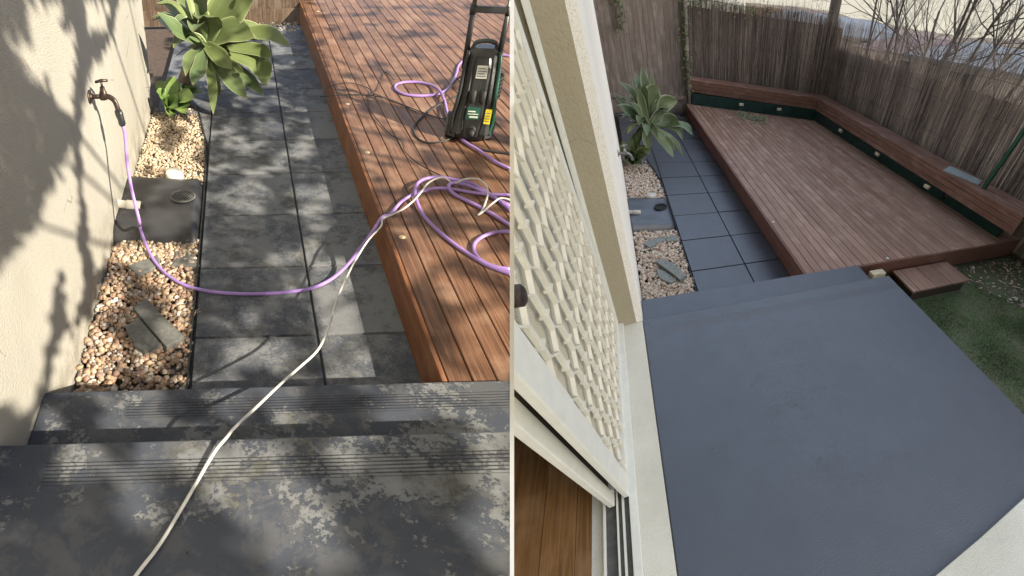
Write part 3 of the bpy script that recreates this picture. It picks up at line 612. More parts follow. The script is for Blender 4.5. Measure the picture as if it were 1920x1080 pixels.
for L in ([(240, 362), (320, 356), (400, 355), (460, 362), (500, 372), (590, 408), (680, 440), (760, 455)], [(250, 350), (270, 326), (310, 314), (350, 311), (400, 322), (430, 340), (418, 375), (425, 405), (440, 430), (500, 500), (545, 528), (560, 570), (620, 620), (720, 672)], [(430, 345), (470, 362), (540, 390), (600, 420)], [(415, 360), (460, 330), (480, 270), (520, 300)]):
    m.tube(spline([Y.at(*Z2(x, y), .228 + .012 * math.sin(i * 1.7) ** 2) for i, (x, y) in enumerate(L)], 6), .0038, 6)
tag(obj(Y, 'power_cord', m, M['rubber'], smooth=True), 'thin tangled black power cord across the middle of the red deck', 'power cord')

# pressure washer -------------------------------------------------------
def washer(Y):
    B = np.array([1.83, 2.40, .22]); w = thing(Y, 'pressure_washer', B, 'black and green upright pressure washer with wheels and tall handle on the deck', 'pressure washer')
    a = R(-14); ca, sa = math.cos(a), math.sin(a)
    def tr(m):
        out_ = []
        for (x, y, z) in m.v:
            y2 = y + .16 * z * .25; out_.append((B[0] + .98 * (ca * x - sa * y2), B[1] + 1.0 * (sa * x + ca * y2), B[2] + 1.16 * z))
        m.v = out_; return m
    def part(name, m, mat, smooth=False, par=None): return obj(Y, name, tr(m), mat, par or w, smooth)
    def shell(secs, n=4, ch=.012):           # rings: (z, x half, y front, y back)
        m = MB(); rings = []
        for (z, hx, yf, yb) in secs:
            c = min(.03, hx * .35); rings.append([(-hx + c, yf, z), (hx - c, yf, z), (hx, yf + c, z), (hx, yb - c, z), (hx - c, yb, z), (-hx + c, yb, z), (-hx, yb - c, z), (-hx, yf + c, z)])
        v = [p for r_ in rings for p in r_]; k = 8
        m.add(v, [tuple(range(k))[::-1], tuple(range((len(rings) - 1) * k, len(rings) * k))] + [(i * k + j, i * k + (j + 1) % k, (i + 1) * k + (j + 1) % k, (i + 1) * k + j) for i in range(len(rings) - 1) for j in range(k)]); return m
    body = part('body', shell([(.02, .10, -.05, .14), (.06, .125, -.075, .16), (.18, .12, -.075, .16), (.30, .105, -.07, .15), (.42, .10, -.055, .13), (.50, .095, -.04, .11), (.535, .075, -.02, .09)]), M['black'])
    part('front_panel', shell([(.05, .055, -.088, -.06), (.16, .07, -.092, -.06), (.30, .066, -.088, -.06), (.44, .062, -.072, -.04), (.49, .05, -.058, -.03)]), M['black'])
    for s in (-1, 1):
        m = MB(); m.tube(spline([(s * .125, -.03, .05), (s * .135, -.05, .15), (s * .118, -.055, .28), (s * .112, -.04, .42), (s * .10, -.02, .52)], 5), [.012] * 20 + [.010], 8); part('side_trim', m, M['dgreen'] if s > 0 else M['black'], True)
        m = MB(); cz = .29; m.tube([(s * .032, -.093, cz - .035), (s * .032, -.096, cz - .03), (s * .032, -.096, cz + .03), (s * .032, -.093, cz + .035)], [.012, .022, .022, .012], 12); part('storage_hole', m, M['rubber'], True)
        wm = MB(); wm.disc((s * .135, .05, .075), .075, -.022, .022, 28, 'x'); wh = part('wheel', wm, M['rubber'], False)
        hm = MB(); hm.tube([(s * .135 + s * .02, .05, .075), (s * .135 + s * .027, .05, .075)], [.05, .044], 20)
        for k in range(6):
            q = k * math.pi / 3; hm.tube([(s * .162, .05, .075), (s * .162, .05 + .045 * math.cos(q), .075 + .045 * math.sin(q))], .005, 5)
        obj(Y, 'hub', tr(hm), M['slab'], wh)
    m = MB(); m.box(-.035, .035, -.082, -.0725, .385, .455, .002); lb = part('white_label', m, M['label'])
    m = MB()
    for k in range(4): m.box(-.028, .028 - .01 * (k % 2), -.0842, -.082, .396 + k * .014, .401 + k * .014)
    obj(Y, 'print', tr(m), M['ink'], lb)
    m = MB(); m.box(-.052, .036, -.0965, -.088, .155, .225, .002); lb = part('green_label', m, M['dgreen'])
    m = MB(); m.box(-.044, .005, -.0985, -.0965, .200, .206); m.box(-.044, .026, -.0985, -.0965, .186, .190); m.box(-.030, .026, -.0985, -.0965, .166, .176)
    obj(Y, 'print', tr(m), M['label'], lb)
    m = MB(); m.box(.070, .112, -.085, -.074, .13, .215, .002); lb = part('warning_label', m, M['yellow'])
    m = MB()
    for k in range(4): m.box(.078, .104, -.087, -.085, .145 + k * .016, .149 + k * .016)
    obj(Y, 'print', tr(m), M['ink'], lb)
    m = MB(); m.tube([(0, -.10, .09), (0, -.14, .085), (0, -.15, .085)], [.022, .018, .012], 12); m.disc((0, -.075, .09), .032, -.03, 0, 16, 'y'); part('outlet', m, M['rubber'], True)
    m = MB(); m.tube(spline([(-.07, .01, .52), (-.065, -.01, .56), (0, -.02, .575), (.065, -.01, .56), (.07, .01, .52)], 6), .012, 8); part('carry_handle', m, M['black'], True)
    for s in (-1, 1):
        m = MB(); m.tube([(s * .105, .06, .40), (s * .108, .065, .62), (s * .11, .07, .80), (s * .112, .075, 1.12)], [.018, .018, .013, .013], 10); part('handle_tube', m, M['black'], True)
        m = MB(); m.disc((s * .11, .07, .69), .020, -.0, .05, 12, 'z'); part('clamp', m, M['rubber'], True)
    m = MB(); m.box(-.11, .15, .055, .085, .70, .735, .008); part('crossbar', m, M['black']); m = MB(); m.box(-.12, .12, .06, .095, 1.10, 1.14, .01); part('handle_grip', m, M['black'])
    m = MB()                                  # hose reel ribs on the right
    for k in range(6): m.tube(spline([(.105, -.04 + .0 * k, .25 + k * .022), (.145, .0, .265 + k * .022), (.15, .05, .27 + k * .022), (.12, .1, .26 + k * .022)], 4), .009, 7)
    part('hose_reel', m, M['rubber'], True)
    m = MB(); m.prism([(-.15, -.02), (-.10, -.06), (-.10, .12), (-.15, .10)], .03, [.10, .2, .2, .10]); part('wheel_guard', m, M['black']); m = MB(); m.prism([(.10, -.06), (.15, -.02), (.15, .10), (.10, .12)], .03, [.2, .1, .1, .2]); part('wheel_guard', m, M['black'])
washer(Y)
# small litter on the deck
m = MB(); r = random.Random(4)
for px, py in ((877, 20), (897, 22), (826, 262), (820, 345), (600, 20)):
    p = Y.at(px, py, .222); leaf(m, [p, p + (.012, .004, .012), p + (.03, .01, .004)], .018, r.random(), thick=.001, nseg=4, na=2)
tag(obj(Y, 'fallen_leaves', m, M['bark'], smooth=True), 'a few brown curled leaves on the far part of the red deck', 'leaves', kind='stuff')
# dry weeds in the pebbles
m = MB()
for (px, py) in ((350, 570), (322, 505), (230, 508), (365, 560), (358, 600), (215, 540)):
    p = Y.at(px, py, -.03)
    for k in range(5):
        q = np.array([r.gauss(0, .035), r.gauss(0, .035), r.uniform(.02, .07)]); m.tube([p + q * (0.2, .2, 0), p + q * (.5, .5, .8), p + q], [.0014, .0012, .0005], 3)
tag(obj(Y, 'dry_weeds', m, M['pebL']), 'wispy dry weeds growing in the sunlit pebble bed', 'weeds', kind='stuff')

# the tree whose limbs and leaves throw the dappled shade; it stands behind and to the right of the viewer
def pip(x, y, poly):
    c = False; n = len(poly); j = n - 1
    for i in range(n):
        if (poly[i][1] > y) != (poly[j][1] > y) and x < (poly[j][0] - poly[i][0]) * (y - poly[i][1]) / (poly[j][1] - poly[i][1]) + poly[i][0]: c = not c
        j = i
    return c
LITW = [[(20, 75), (135, 60), (135, 225), (95, 180), (48, 137)], [(45, 0), (122, 0), (112, 60), (60, 60)], [(160, 0), (205, 0), (200, 60), (165, 60)], [(222, 0), (292, 0), (292, 145), (170, 145), (215, 60)],
        [(178, 140), (292, 140), (292, 200), (262, 330), (225, 440), (205, 465), (185, 495), (172, 450), (160, 340), (157, 240)],
        [(131, 287), (140, 380), (143, 430), (115, 500), (100, 560), (88, 640), (75, 720), (55, 752), (20, 745), (-20, 735), (-20, 530), (35, 475), (75, 400), (115, 320)],
        [(137, 445), (152, 480), (158, 540), (135, 610), (125, 590), (118, 540), (125, 480)], [(160, 602), (167, 640), (155, 685), (145, 722), (95, 733), (92, 705), (100, 670), (120, 630)]]
LITG = [[(60, 836), (330, 826), (310, 880), (240, 905), (60, 905)], [(215, 905), (300, 900), (290, 990), (240, 1000)],
        [(335, 826), (500, 820), (540, 860), (600, 935), (690, 1080), (520, 1080), (470, 1010), (400, 940), (345, 890)], [(610, 812), (690, 808), (690, 870), (650, 888), (620, 860)],
        [(845, 803), (970, 800), (970, 1090), (925, 1090), (890, 1000), (870, 930), (880, 870)],
        [(100, 730), (310, 722), (310, 810), (80, 810)], [(395, 720), (480, 718), (470, 810), (400, 810)], [(495, 716), (570, 713), (575, 800), (490, 800)], [(680, 706), (970, 700), (970, 800), (690, 805)],
        [(585, 490), (690, 490), (760, 705), (615, 712)], [(420, 640), (540, 636), (545, 690), (420, 700)]]
def grow_(q, k):
    cx0 = sum(p[0] for p in q) / len(q); cy0 = sum(p[1] for p in q) / len(q); return [(cx0 + (p[0] - cx0) * k, cy0 + (p[1] - cy0) * k) for p in q]
LITW = [grow_(q, 1.14) for q in LITW]; LITG = [grow_(q, 1.07) for q in LITG]
DARKG = [[(360, 500), (570, 496), (590, 630), (355, 632)], [(345, 632), (420, 632), (410, 720), (345, 722)], [(380, 405), (560, 403), (566, 470), (378, 470)], [(560, 560), (606, 640), (610, 712), (545, 712), (540, 640)],
         [(520, 130), (570, 120), (600, 180), (530, 190)]]
def shade(surf, px, py, p):
    if surf == 'wall':
        if py < -30: return mnoise.noise(Vector((p[1] * 2, p[2] * 2, 3))) > -.1
        if px < -30: return True
        return not any(pip(px, py, q) for q in LITW)
    if any(pip(px, py, q) for q in LITG): return False
    if surf in ('land',): return True
    if surf == 'step': return True
    if any(pip(px, py, q) for q in DARKG): return mnoise.noise(Vector((p[0] * 9, p[1] * 5, 7))) > -.42
    nz = mnoise.noise(Vector((p[0] * 5.0, p[1] * 3.2, 9))) + .5 * mnoise.noise(Vector((p[0] * 11, p[1] * 8, 4)))
    if surf == 'deck': return nz > (.32 if p[1] > 2.2 else .18)
    if p[0] < 0: return nz > .18
    return nz > -.02
TR = thing(Y, 'shade_tree', (7.5, -3.0, -.05), 'leafy tree behind the viewer shading the sunny yard', 'tree')
m = MB(); r = random.Random(21); s = SUNL; U = np.cross(s, [0, 0, 1.]); U /= np.linalg.norm(U); V2 = np.cross(U, s); V2 /= np.linalg.norm(V2); sn = s / np.linalg.norm(s)
LV, LF = [], []; cents = []; HR = (2.2, 3.0)
def put(p):
    h_ = r.uniform(*HR); c = p + s * h_; sz = r.uniform(.026, .036); a = r.uniform(0, 6.3)
    u = U * math.cos(a) + V2 * math.sin(a); v = -U * math.sin(a) + V2 * math.cos(a); u = u + sn * r.uniform(-.4, .4); v = v + sn * r.uniform(-.4, .4)
    k = len(LV); LV.extend([c - u * sz * 1.2, c + v * sz * .62, c + u * sz * 1.2, c - v * sz * .62, c + sn * .003, c - sn * .003])
    LF.extend([(k, k + 1, k + 4), (k + 1, k + 2, k + 4), (k + 2, k + 3, k + 4), (k + 3, k, k + 4), (k + 1, k, k + 5), (k + 2, k + 1, k + 5), (k + 3, k + 2, k + 5), (k, k + 3, k + 5)]); cents.append(c)
def scan(surf, pts):
    for p in pts:
        px, py = Y.prj(p); 
        if px > 1010 or py > 1130: 
            if r.random() < .5: continue
        if surf == 'wall' and (p[2] < .02 or (p[1] < 0 and p[2] < .27) or (p[1] < -.43 and p[2] < .47)): continue
        if surf == 'paving' and (p[1] < .32 or p[0] > .86): continue
        if surf == 'step' and p[1] < -.18: continue
        if shade(surf, px, py, p):
            put(np.array(p) + np.array([r.gauss(0, .01) for _ in range(3)]))
            if surf in ('land', 'step', 'wall') and r.random() < .35: put(np.array(p) + np.array([r.gauss(0, .02) for _ in range(3)]))
g_ = .034
HR = (2.0, 2.6); scan('wall', [(WX, y, z) for y in np.arange(-.7, 3.8, .030) for z in np.arange(0.0, 2.1, .030)]); HR = (2.2, 3.0)
scan('land', [(x, y, .45) for x in np.arange(WX, 1.3, g_) for y in np.arange(-1.25, -.43, g_)])
scan('step', [(x, y, .25) for x in np.arange(WX, 1.5, g_) for y in np.arange(-.43, 0, g_)])
scan('paving', [(x, y, 0) for x in np.arange(WX, 1.05, g_) for y in np.arange(0, 6.8, g_)])
HR = (3.0, 3.8)
scan('deck', [(x, y, .22) for x in np.arange(1.05, 3.7, g_) for y in np.arange(0, 6.8, g_)])
m.v = np.array(LV); m.f = LF; m.a = np.zeros((len(LV), 3))
obj(Y, 'crown', m, M['crown'], TR, clip=False)
m = MB(); m.tube(spline([(7.5, -3.0, -.05), (7.4, -3.1, 1.5), (7.0, -3.2, 3.0), (6.4, -3.3, 4.0)], 5), [.17] * 5 + [.15] * 5 + [.12] * 5 + [.08], 10)
for k in range(16):
    c = cents[r.randrange(len(cents))]; m.tube(spline([(6.9, -3.2, 3.0 + r.uniform(-.2, 1)), (np.array([6.5, -3.2, 3.9]) + c) / 2 + np.array([0, 0, .15]), c], 4), [.03] * 4 + [.014] * 4 + [.005], 6)
obj(Y, 'trunk', m, M['bark'], TR, True, clip=False)

# ================================================================== RIGHT YARD (overcast)
Y = YB
yard_base(Y, False)
wl = thing(Y, 'rendered_wall', (WX, 1, 0), 'white rendered house wall with tan reveal beside the agave', 'wall')
m = MB(); m.box(-.80, WX, -.44, 3.82, -.09, 3.1); obj(Y, 'wall', m, M['wallB'], wl)
m = MB(); m.box(-.85, WX - .0405, -.444, -.4405, .452, 3.0); obj(Y, 'reveal', m, M['tan'], wl)
m = MB(); m.box(-.85, WX, -3.2, -.444, .10, .449, .004); 
tag(obj(Y, 'door_sill', m, M['sill']), 'speckled cream rendered door sill along the blue grey landing', 'door sill')
pebble_bed(Y, 'pebbles', M['pebB'], [(WX + .012, bed_edge, .01, 1.5, 2600, .013, .024, .03), (WX + .012, bed_edge, 2.25, 4.0, 2400, .013, .022, .025), (-.3, 1.0, 6.0, 6.4, 500, .012, .018, .03)], 4, lambda x, y: -.034 + .012 * mnoise.noise(Vector((x * 6, y * 6, 3))))
tag(bpy.data.objects['pebbles.002'], 'mixed pale pebbles between white wall and blue grey paving', 'pebbles', kind='stuff')
drain_pad(Y, False)
Z3 = lambda x, y: (1160 + x / 5.4, 440 + y / 5.4)
slab_piece(Y, [Z3(*p) for p in ((425, 235), (545, 285), (690, 408), (622, 455), (540, 390), (378, 272))], -.05, .04, M['slabB'], 'long grey stone piece leaning over another on pebbles by the new paving')
slab_piece(Y, [Z3(*p) for p in ((378, 335), (470, 372), (590, 462), (520, 488), (440, 455), (400, 420))], -.05, .015, M['slabB'], 'rounded grey stone piece partly under the long one in the overcast yard')
slab_piece(Y, [Z3(*p) for p in ((252, 90), (350, 38), (470, 10), (462, 58), (312, 132))], -.05, .012, M['slabB'], 'flat grey stone piece in front of the blue grey drain pad')
slab_piece(Y, [Z3(*p) for p in ((482, 30), (540, 2), (600, 20), (590, 60), (492, 68))], -.05, .010, M['slabB'], 'small grey stone piece touching the blue grey paving edge')
tap(Y, False, (WX, 1.62, .885))
deck(Y, False, .235)
CB = np.array([-.06, 3.72, .56])
S1 = lambda x, y: (1120 + x / 5.4, 130 + y / 5.4)
LB = [((608, 150), .15, .62, True, None), ((815, 318), .14, .62, True, None), ((684, 432), .15, .34, True, None), ((835, 560), .14, .55, True, (720, 520)), ((970, 668), .07, .78, True, (860, 560)), ((692, 722), .09, .5, True, (610, 640)),
      ((770, 892), .09, .68, True, (680, 760)), ((880, 900), .05, .72, True, (760, 700)), ((500, 797), .08, .5, True, (500, 680)), ((408, 785), .05, .5, False, (420, 640)), ((218, 365), .11, .6, True, (340, 440)), ((208, 112), .06, .8, False, (370, 250)),
      ((340, 70), .05, .72, False, (430, 260)), ((380, 20), .07, .75, False, (450, 230)), ((450, -40), .08, .75, False, (490, 200)), ((545, 20), .05, .72, False, (550, 200)), ((150, 235), .05, .7, False, (300, 380)), ((220, 232), .05, .65, False, (370, 370)), ((820, 250), .05, .7, False, (700, 400)),
      ((870, 720), .07, .66, True, (800, 600)), ((190, 470), .12, .6, False, (330, 480)), ((620, 700), .06, .45, True, None), ((300, 650), .04, .5, True, (380, 570)), ((560, 340), .12, .55, False, None), ((400, 180), .07, .66, True, (450, 340)), ((480, 150), .08, .7, True, None), ((660, 380), .13, .6, False, None),
      ((330, 330), .08, .55, True, (420, 430)), ((790, 830), .07, .66, False, (700, 690)), ((905, 610), .05, .66, False, (800, 560))]
agave(Y, False, CB, [(S1(*t), w, L, n, S1(*v) if v else None) for t, w, L, n, v in [(t, w * 1.35, L, n, v) for t, w, L, n, v in LB]], 'big grey green agave with pale leaf edges by the fence of the overcast yard', M['agB'])
C2 = np.array([-.38, 3.5, .05]); LS = [((330, 830), .1, .3, 1), ((300, 960), .1, .25, 1), ((450, 960), .1, .28, 1), ((400, 800), .1, .34, 0), ((460, 850), .08, .3, 1), ((250, 730), .09, .32, 0), ((380, 930), .1, .22, 1), ((520, 790), .1, .4, 0), ((350, 700), .09, .36, 0), ((480, 900), .08, .3, 0), ((280, 900), .08, .2, 1), ((220, 760), .12, .3, 0), ((300, 760), .12, .36, 0), ((420, 700), .12, .45, 0), ((350, 880), .12, .3, 1), ((500, 850), .12, .36, 1), ((430, 640), .12, .5, 0), ((260, 820), .12, .3, 1), ((390, 860), .13, .34, 1), ((540, 820), .10, .45, 1)]
agave(Y, False, C2, [(S1(*t), w, L, bool(n), None) for t, w, L, n in LS], 'low dark green succulent under the big agave in the overcast yard', M['ivy'], stem=False, name='succulent')

# L-shaped bench
P0, P1_, P2 = np.array([1.16, 6.60]), np.array([3.80, 5.33]), np.array([3.70, -.14])
Q0, Q1, Q2 = np.array([1.15, 7.15]), np.array([4.20, 5.72]), np.array([4.12, .15])
bn = thing(Y, 'corner_bench', (3.8, 3, .235), 'long brown timber corner bench built round two sides of the deck', 'bench')
zt, zb = .70, .46
def lerp(a, b, t): return a + (b - a) * t
m1, m2 = MB(), MB()
for k in range(4):                            # seat boards, lengthwise
    t0, t1 = k / 4 + .004, (k + 1) / 4 - .006; a = rnd.random()
    q = [lerp(P0, Q0, t0), lerp(P1_, Q1, t0), lerp(P1_, Q1, t1), lerp(P0, Q0, t1)]; m1.prism(q, zt - .03, zt, (a, a, 0))
    q = [lerp(P1_, Q1, t0), lerp(P2, Q2, t0), lerp(P2, Q2, t1), lerp(P1_, Q1, t1)]; m2.prism(q, zt - .03, zt, (a, a * .5, 0))
obj(Y, 'seat', m1, M['benchx'], bn); obj(Y, 'seat', m2, M['benchy'], bn)
m1, m2 = MB(), MB(); n1 = np.array([.43, .90]) * .02; n2 = np.array([1.0, 0]) * .02
for k in range(3):
    z0, z1 = zb + k * .08 + .003, zb + (k + 1) * .08 - .003; z1 = min(z1, zt - .033) if k == 2 else z1; a = rnd.random()
    m1.prism([P0, P1_, P1_ + n1, P0 + n1], z0, z1, (a, a, 0)); m2.prism([P1_, P2, P2 + n2, P1_ + n2], z0, z1, (a, a, 0))
m2.prism([P2, Q2, Q2 + (0, .02), P2 + (0, .02)], zb, zt - .033)
obj(Y, 'front_panel', m1, M['benchx'], bn); obj(Y, 'front_panel', m2, M['benchy'], bn)
m = MB(); G0, G1, G2 = np.array([1.18, 6.42]), np.array([3.82, 5.30]), np.array([3.93, .12])
G0 = G0 + (0, 0); G1a = G1; m.prism([G0 + (0, .0), G1a, G1a + (.02, .04), G0 + (.02, .04)], .237, zb - .004)
m.prism([G1a, lerp(G1a, G2, .80), lerp(G1a, G2, .80) + (.03, 0), G1a + (.03, 0)], .237, zb - .004); m.prism([lerp(G1a, G2, .812), G2, G2 + (.03, 0), lerp(G1a, G2, .812) + (.03, 0)], .237, zb - .004)
obj(Y, 'kick_panel', m, M['tgreen'], bn)
for bb in ((3.96, 4.14, .2, .3), (3.96, 4.1, 5.0, 5.2), (1.3, 1.4, 6.7, 6.8)): obj(Y, 'support', MB().box(*bb, -.05, zb), M['edge'], bn)
for i, (px, py, d) in enumerate(((1390, 196, 'far left'), (1461, 205, 0), (1576, 245, 0), (1645, 289, 0), (1738, 350, 0))):
    p = Y.at(px, py, .40); sx_ = .05
    m = MB(); m.box(p[0] - sx_, p[0] + sx_, p[1] - .02, p[1] + .02, .375, .425, .005) if i < 2 else m.box(p[0] - .02, p[0] + .02, p[1] - sx_, p[1] + sx_, .375, .425, .005)
    lab = ['leftmost cream light block under the back run of the bench', 'second cream light block under the back run, nearer the bench corner', 'cream light block under the long bench side, closest to the corner', 'middle cream light block under the long bench side', 'nearest cream light block under the long bench side'][i]
    tag(obj(Y, 'bench_light', m, M['led']), lab, 'bench light', 'light blocks under the bench')
m = MB(); q = [Y.at(x, y, .712) for x, y in ((1768, 319), (1781, 311), (1841, 339), (1835, 346))]; m.prism(q, .702, .714); m.prism([lerp(np.mean(q, axis=0), p, .9) for p in q], .714, .720)
tag(obj(Y, 'grey_tray', m, M['tray']), 'flat pale grey tray lying on the brown bench seat', 'tray')
m = MB(); a = np.array([3.88, .60, .70]); b_ = Y.at(1925, 238, 4.02, 0); dd = (b_ - a); b_ = a + dd * 1.6
m.hexa([a + (-.022, -.022, 0), a + (.022, -.022, 0), a + (.022, .022, 0), a + (-.022, .022, 0)], [b_ + (-.022, -.022, 0), b_ + (.022, -.022, 0), b_ + (.022, .022, 0), b_ + (-.022, .022, 0)])
tag(obj(Y, 'green_post', m, M['pgreen']), 'dark green square metal post rising from the bench seat', 'post')
# step box, sandstone block
bx = thing(Y, 'step_box', (2.6, -.2, 0), 'low brown timber step box on the turf in front of the deck', 'step box')
m = MB(); r = random.Random(8)
x = 2.15
for w in (.05, .045, .24, .24, .26):
    m.box(x + .003, x + w - .003, -.40, -.035, .085, .11, .002, (r.random(), r.random(), 0)); x += w
obj(Y, 'top_boards', m, M['deckB'], bx)
m = MB(); m.box(2.18, 2.96, -.375, -.36, -.06, .084); m.box(2.175, 2.19, -.36, -.05, -.06, .084); m.box(2.95, 2.965, -.36, -.05, -.06, .084); m.box(2.19, 2.95, -.065, -.05, -.06, .084); obj(Y, 'skirt', m, M['darkgap'], bx)
p = Y.at(1645, 509, .23); m = MB(); m.box(p[0] - .085, p[0] + .085, p[1] - .05, p[1] + .03, .12, .235, .012); m.box(p[0] - .08, p[0] + .08, p[1] - .048, p[1] + .028, -.08, .119)
tag(obj(Y, 'sandstone_block', m, M['sand']), 'small pale sandstone block between the landing corner and the deck', 'stone block')
# turf and mulch
m = MB(); xs = np.linspace(1.5, 7, 40); ys = np.linspace(-3.5, .2, 30); v = [(x, y, -.05 + .01 * mnoise.noise(Vector((x * 2, y * 2, 0)))) for y in ys for x in xs]
m.add(v, [(j * 40 + i, j * 40 + i + 1, (j + 1) * 40 + i + 1, (j + 1) * 40 + i) for j in range(29) for i in range(39)]); struct(Y, 'lawn', m, M['lawn'])
nr = np.random.RandomState(3); n = 70000
gx = nr.uniform(1.67, 4.3, n); gy = nr.uniform(-2.1, .0, n); den = np.array([mnoise.noise(Vector((a * 2.2, b * 2.2, 5))) for a, b in zip(gx, gy)])
lim = 3.05 + .25 * np.array([mnoise.noise(Vector((a * 4, b * 4, 8))) for a, b in zip(gx, gy)]) + (-gy) * .55
inbox = (gx > 2.1) & (gx < 3.03) & (gy > -.43)
keep = (gx < lim) & (~inbox) & (nr.rand(n) < .78 + den * 1.2); gx, gy, den = gx[keep], gy[keep], den[keep]; n = len(gx)
an = nr.uniform(0, 6.3, n); hh = nr.uniform(.010, .026, n); ww = nr.uniform(.0022, .0042, n); lx, ly = nr.normal(0, .008, n), nr.normal(0, .008, n)
V = np.stack([np.stack([gx - ww * np.cos(an), gy - ww * np.sin(an), np.full(n, -.052)], 1), np.stack([gx + ww * np.cos(an), gy + ww * np.sin(an), np.full(n, -.052)], 1), np.stack([gx + lx, gy + ly, -.05 + hh], 1)], 1).reshape(-1, 3)
m = MB(); m.v = V; m.f = [(3 * i, 3 * i + 1, 3 * i + 2) for i in range(n)]; rr = np.clip(nr.rand(n) * 1.0 - den * .9, 0, 1); m.a = np.stack([np.repeat(rr, 3), np.repeat(rr, 3) * 0, np.repeat(rr, 3) * 0], 1)
tag(obj(Y, 'grass', m, M['grass']), 'short patchy green turf beside the blue grey landing', 'grass', kind='stuff')
m = MB(); r = random.Random(31)
for k in range(1500):
    x, y = r.uniform(3.0, 5.2), r.uniform(-1.9, .0)
    if x < 3.0 + (-y) * .5: continue
    p = np.array([x, y, -.045]); s_ = r.uniform(.008, .025); a_ = r.uniform(0, 6.3); u = np.array([math.cos(a_), math.sin(a_), r.uniform(-.4, .4)]) * s_; v_ = np.array([-math.sin(a_), math.cos(a_), r.uniform(-.3, .3)]) * s_ * .4
    m.hexa([p - u - v_, p + u - v_, p + u + v_, p - u + v_], [q + np.array([0, 0, .005]) for q in (p - u - v_, p + u - v_, p + u + v_, p - u + v_)], (r.random(), 0, 0))
tag(obj(Y, 'bark_mulch', m, M['reed']), 'dark bark mulch and chips at the turf edge below the bench end', 'mulch', kind='stuff')
# cream ledge lower right
m = MB(); c = [Y.at(1990, 878, .47), Y.at(1920, 935, .47), Y.at(1840, 1008, .47), Y.at(1755, 1080, .47), Y.at(1700, 1125, .47)]
m.prism([(p[0], p[1]) for p in c] + [(c[-1][0], -3.0), (c[0][0], -3.0)], -.08, .47); tag(obj(Y, 'rendered_ledge', m, M['sill']), 'cream rendered ledge at the near right corner of the landing', 'ledge')
# drainage leaves and twigs on the deck
tw = thing(Y, 'pruned_ivy_sprig', Y.at(1410, 220, .24), 'cut sprig of green ivy leaves with a pale stem on the far deck', 'cut sprig')
m = MB(); Zb = lambda x, y: Y.at(1280 + x / 4.32, 100 + y / 4.32, .25); m.tube(spline([Zb(315, 517), Zb(380, 520), Zb(450, 515), Zb(520, 545), Zb(620, 560), Zb(680, 555)], 4), .005, 5); obj(Y, 'stem', m, M['led'], tw)
m = MB(); r = random.Random(6)
for k in range(130):
    t = r.random(); p = Zb(440 + 240 * t, 500 + 60 * t + r.gauss(0, 14)) + (0, 0, r.uniform(0, .05)); d_ = np.array([r.uniform(-1, 1), r.uniform(-1, 1), r.uniform(-.2, .8)]); d_ *= r.uniform(.03, .06) / np.linalg.norm(d_); leaf(m, [p, p + d_ * .6 + (0, 0, .01), p + d_], .035, r.random(), thick=.001, nseg=4, na=2)
obj(Y, 'leaves', m, M['agB'], tw, True)
m = MB(); r = random.Random(9)
for k in range(170):
    u = r.random()
    p = (lerp(np.array([3.7, 5.1]), np.array([3.75, .4]), u) - (abs(r.gauss(0, .16)), 0)) if r.random() < .8 else np.array([r.uniform(1.6, 3.6), r.uniform(2, 5.2)])
    p = np.array([p[0], p[1], .238]); d_ = np.array([r.uniform(-1, 1), r.uniform(-1, 1), .15]) * r.uniform(.01, .022); leaf(m, [p, p + d_ * .6 + (0, 0, .006), p + d_], .012, r.random(), thick=.001, nseg=4, na=2)
tag(obj(Y, 'leaf_litter', m, M['bark'], smooth=True), 'brown leaf litter scattered along the deck below the bench', 'leaf litter', kind='stuff')

# fences ----------------------------------------------------------------
def palings(name, a, b, z1, label, mat, inward):
    a, b = np.array(a, float), np.array(b, float); d = b - a; L = np.linalg.norm(d); d /= L; nrm = np.array([-d[1], d[0]]) * inward
    f = thing(Y, name, (*((a + b) / 2), 0), label, 'fence'); m = MB(); r = random.Random(int(L * 100)); x = 0
    while x < L:
        w = .1; p = a + d * x + nrm * r.uniform(0, .006); q = p + d * (w - .004); t = nrm * .015
        m.prism([p, q, q + t, p + t], -.05, z1 + r.uniform(-.01, .01), (r.random(), r.random(), 0)); o2 = nrm * .024 + d * .05; m.prism([p + o2, q + o2, q + o2 + t, p + o2 + t], -.05, z1 - .02, (r.random(), r.random(), 0)); x += w
    obj(Y, 'palings', m, mat, f)
    for z in (.3, z1 - .25):
        m = MB(); p = a + nrm * -.045; q = b + nrm * -.045; m.prism([p, q, q + nrm * .04, p + nrm * .04], z, z + .08); obj(Y, 'rail', m, mat, f)
    return f
palings('paling_fence', (-1.5, 6.62), (1.07, 6.62), 2.4, 'grey weathered timber paling fence behind the grey green agave', M['paling'], 1)
F1, F2, F3 = (1.15, 7.28), (4.30, 5.80), (4.20, -3.0)
palings('paling_fence', (F1[0], F1[1] + .1), (F2[0] + .08, F2[1] + .1), 1.98, 'dark paling fence hidden behind the back reed screen', M['palA'], 1)
palings('paling_fence', (F2[0] + .10, F2[1]), (F3[0] + .10, F3[1]), 1.60, 'lower paling fence seen through the long reed screen', M['paling'], 1)
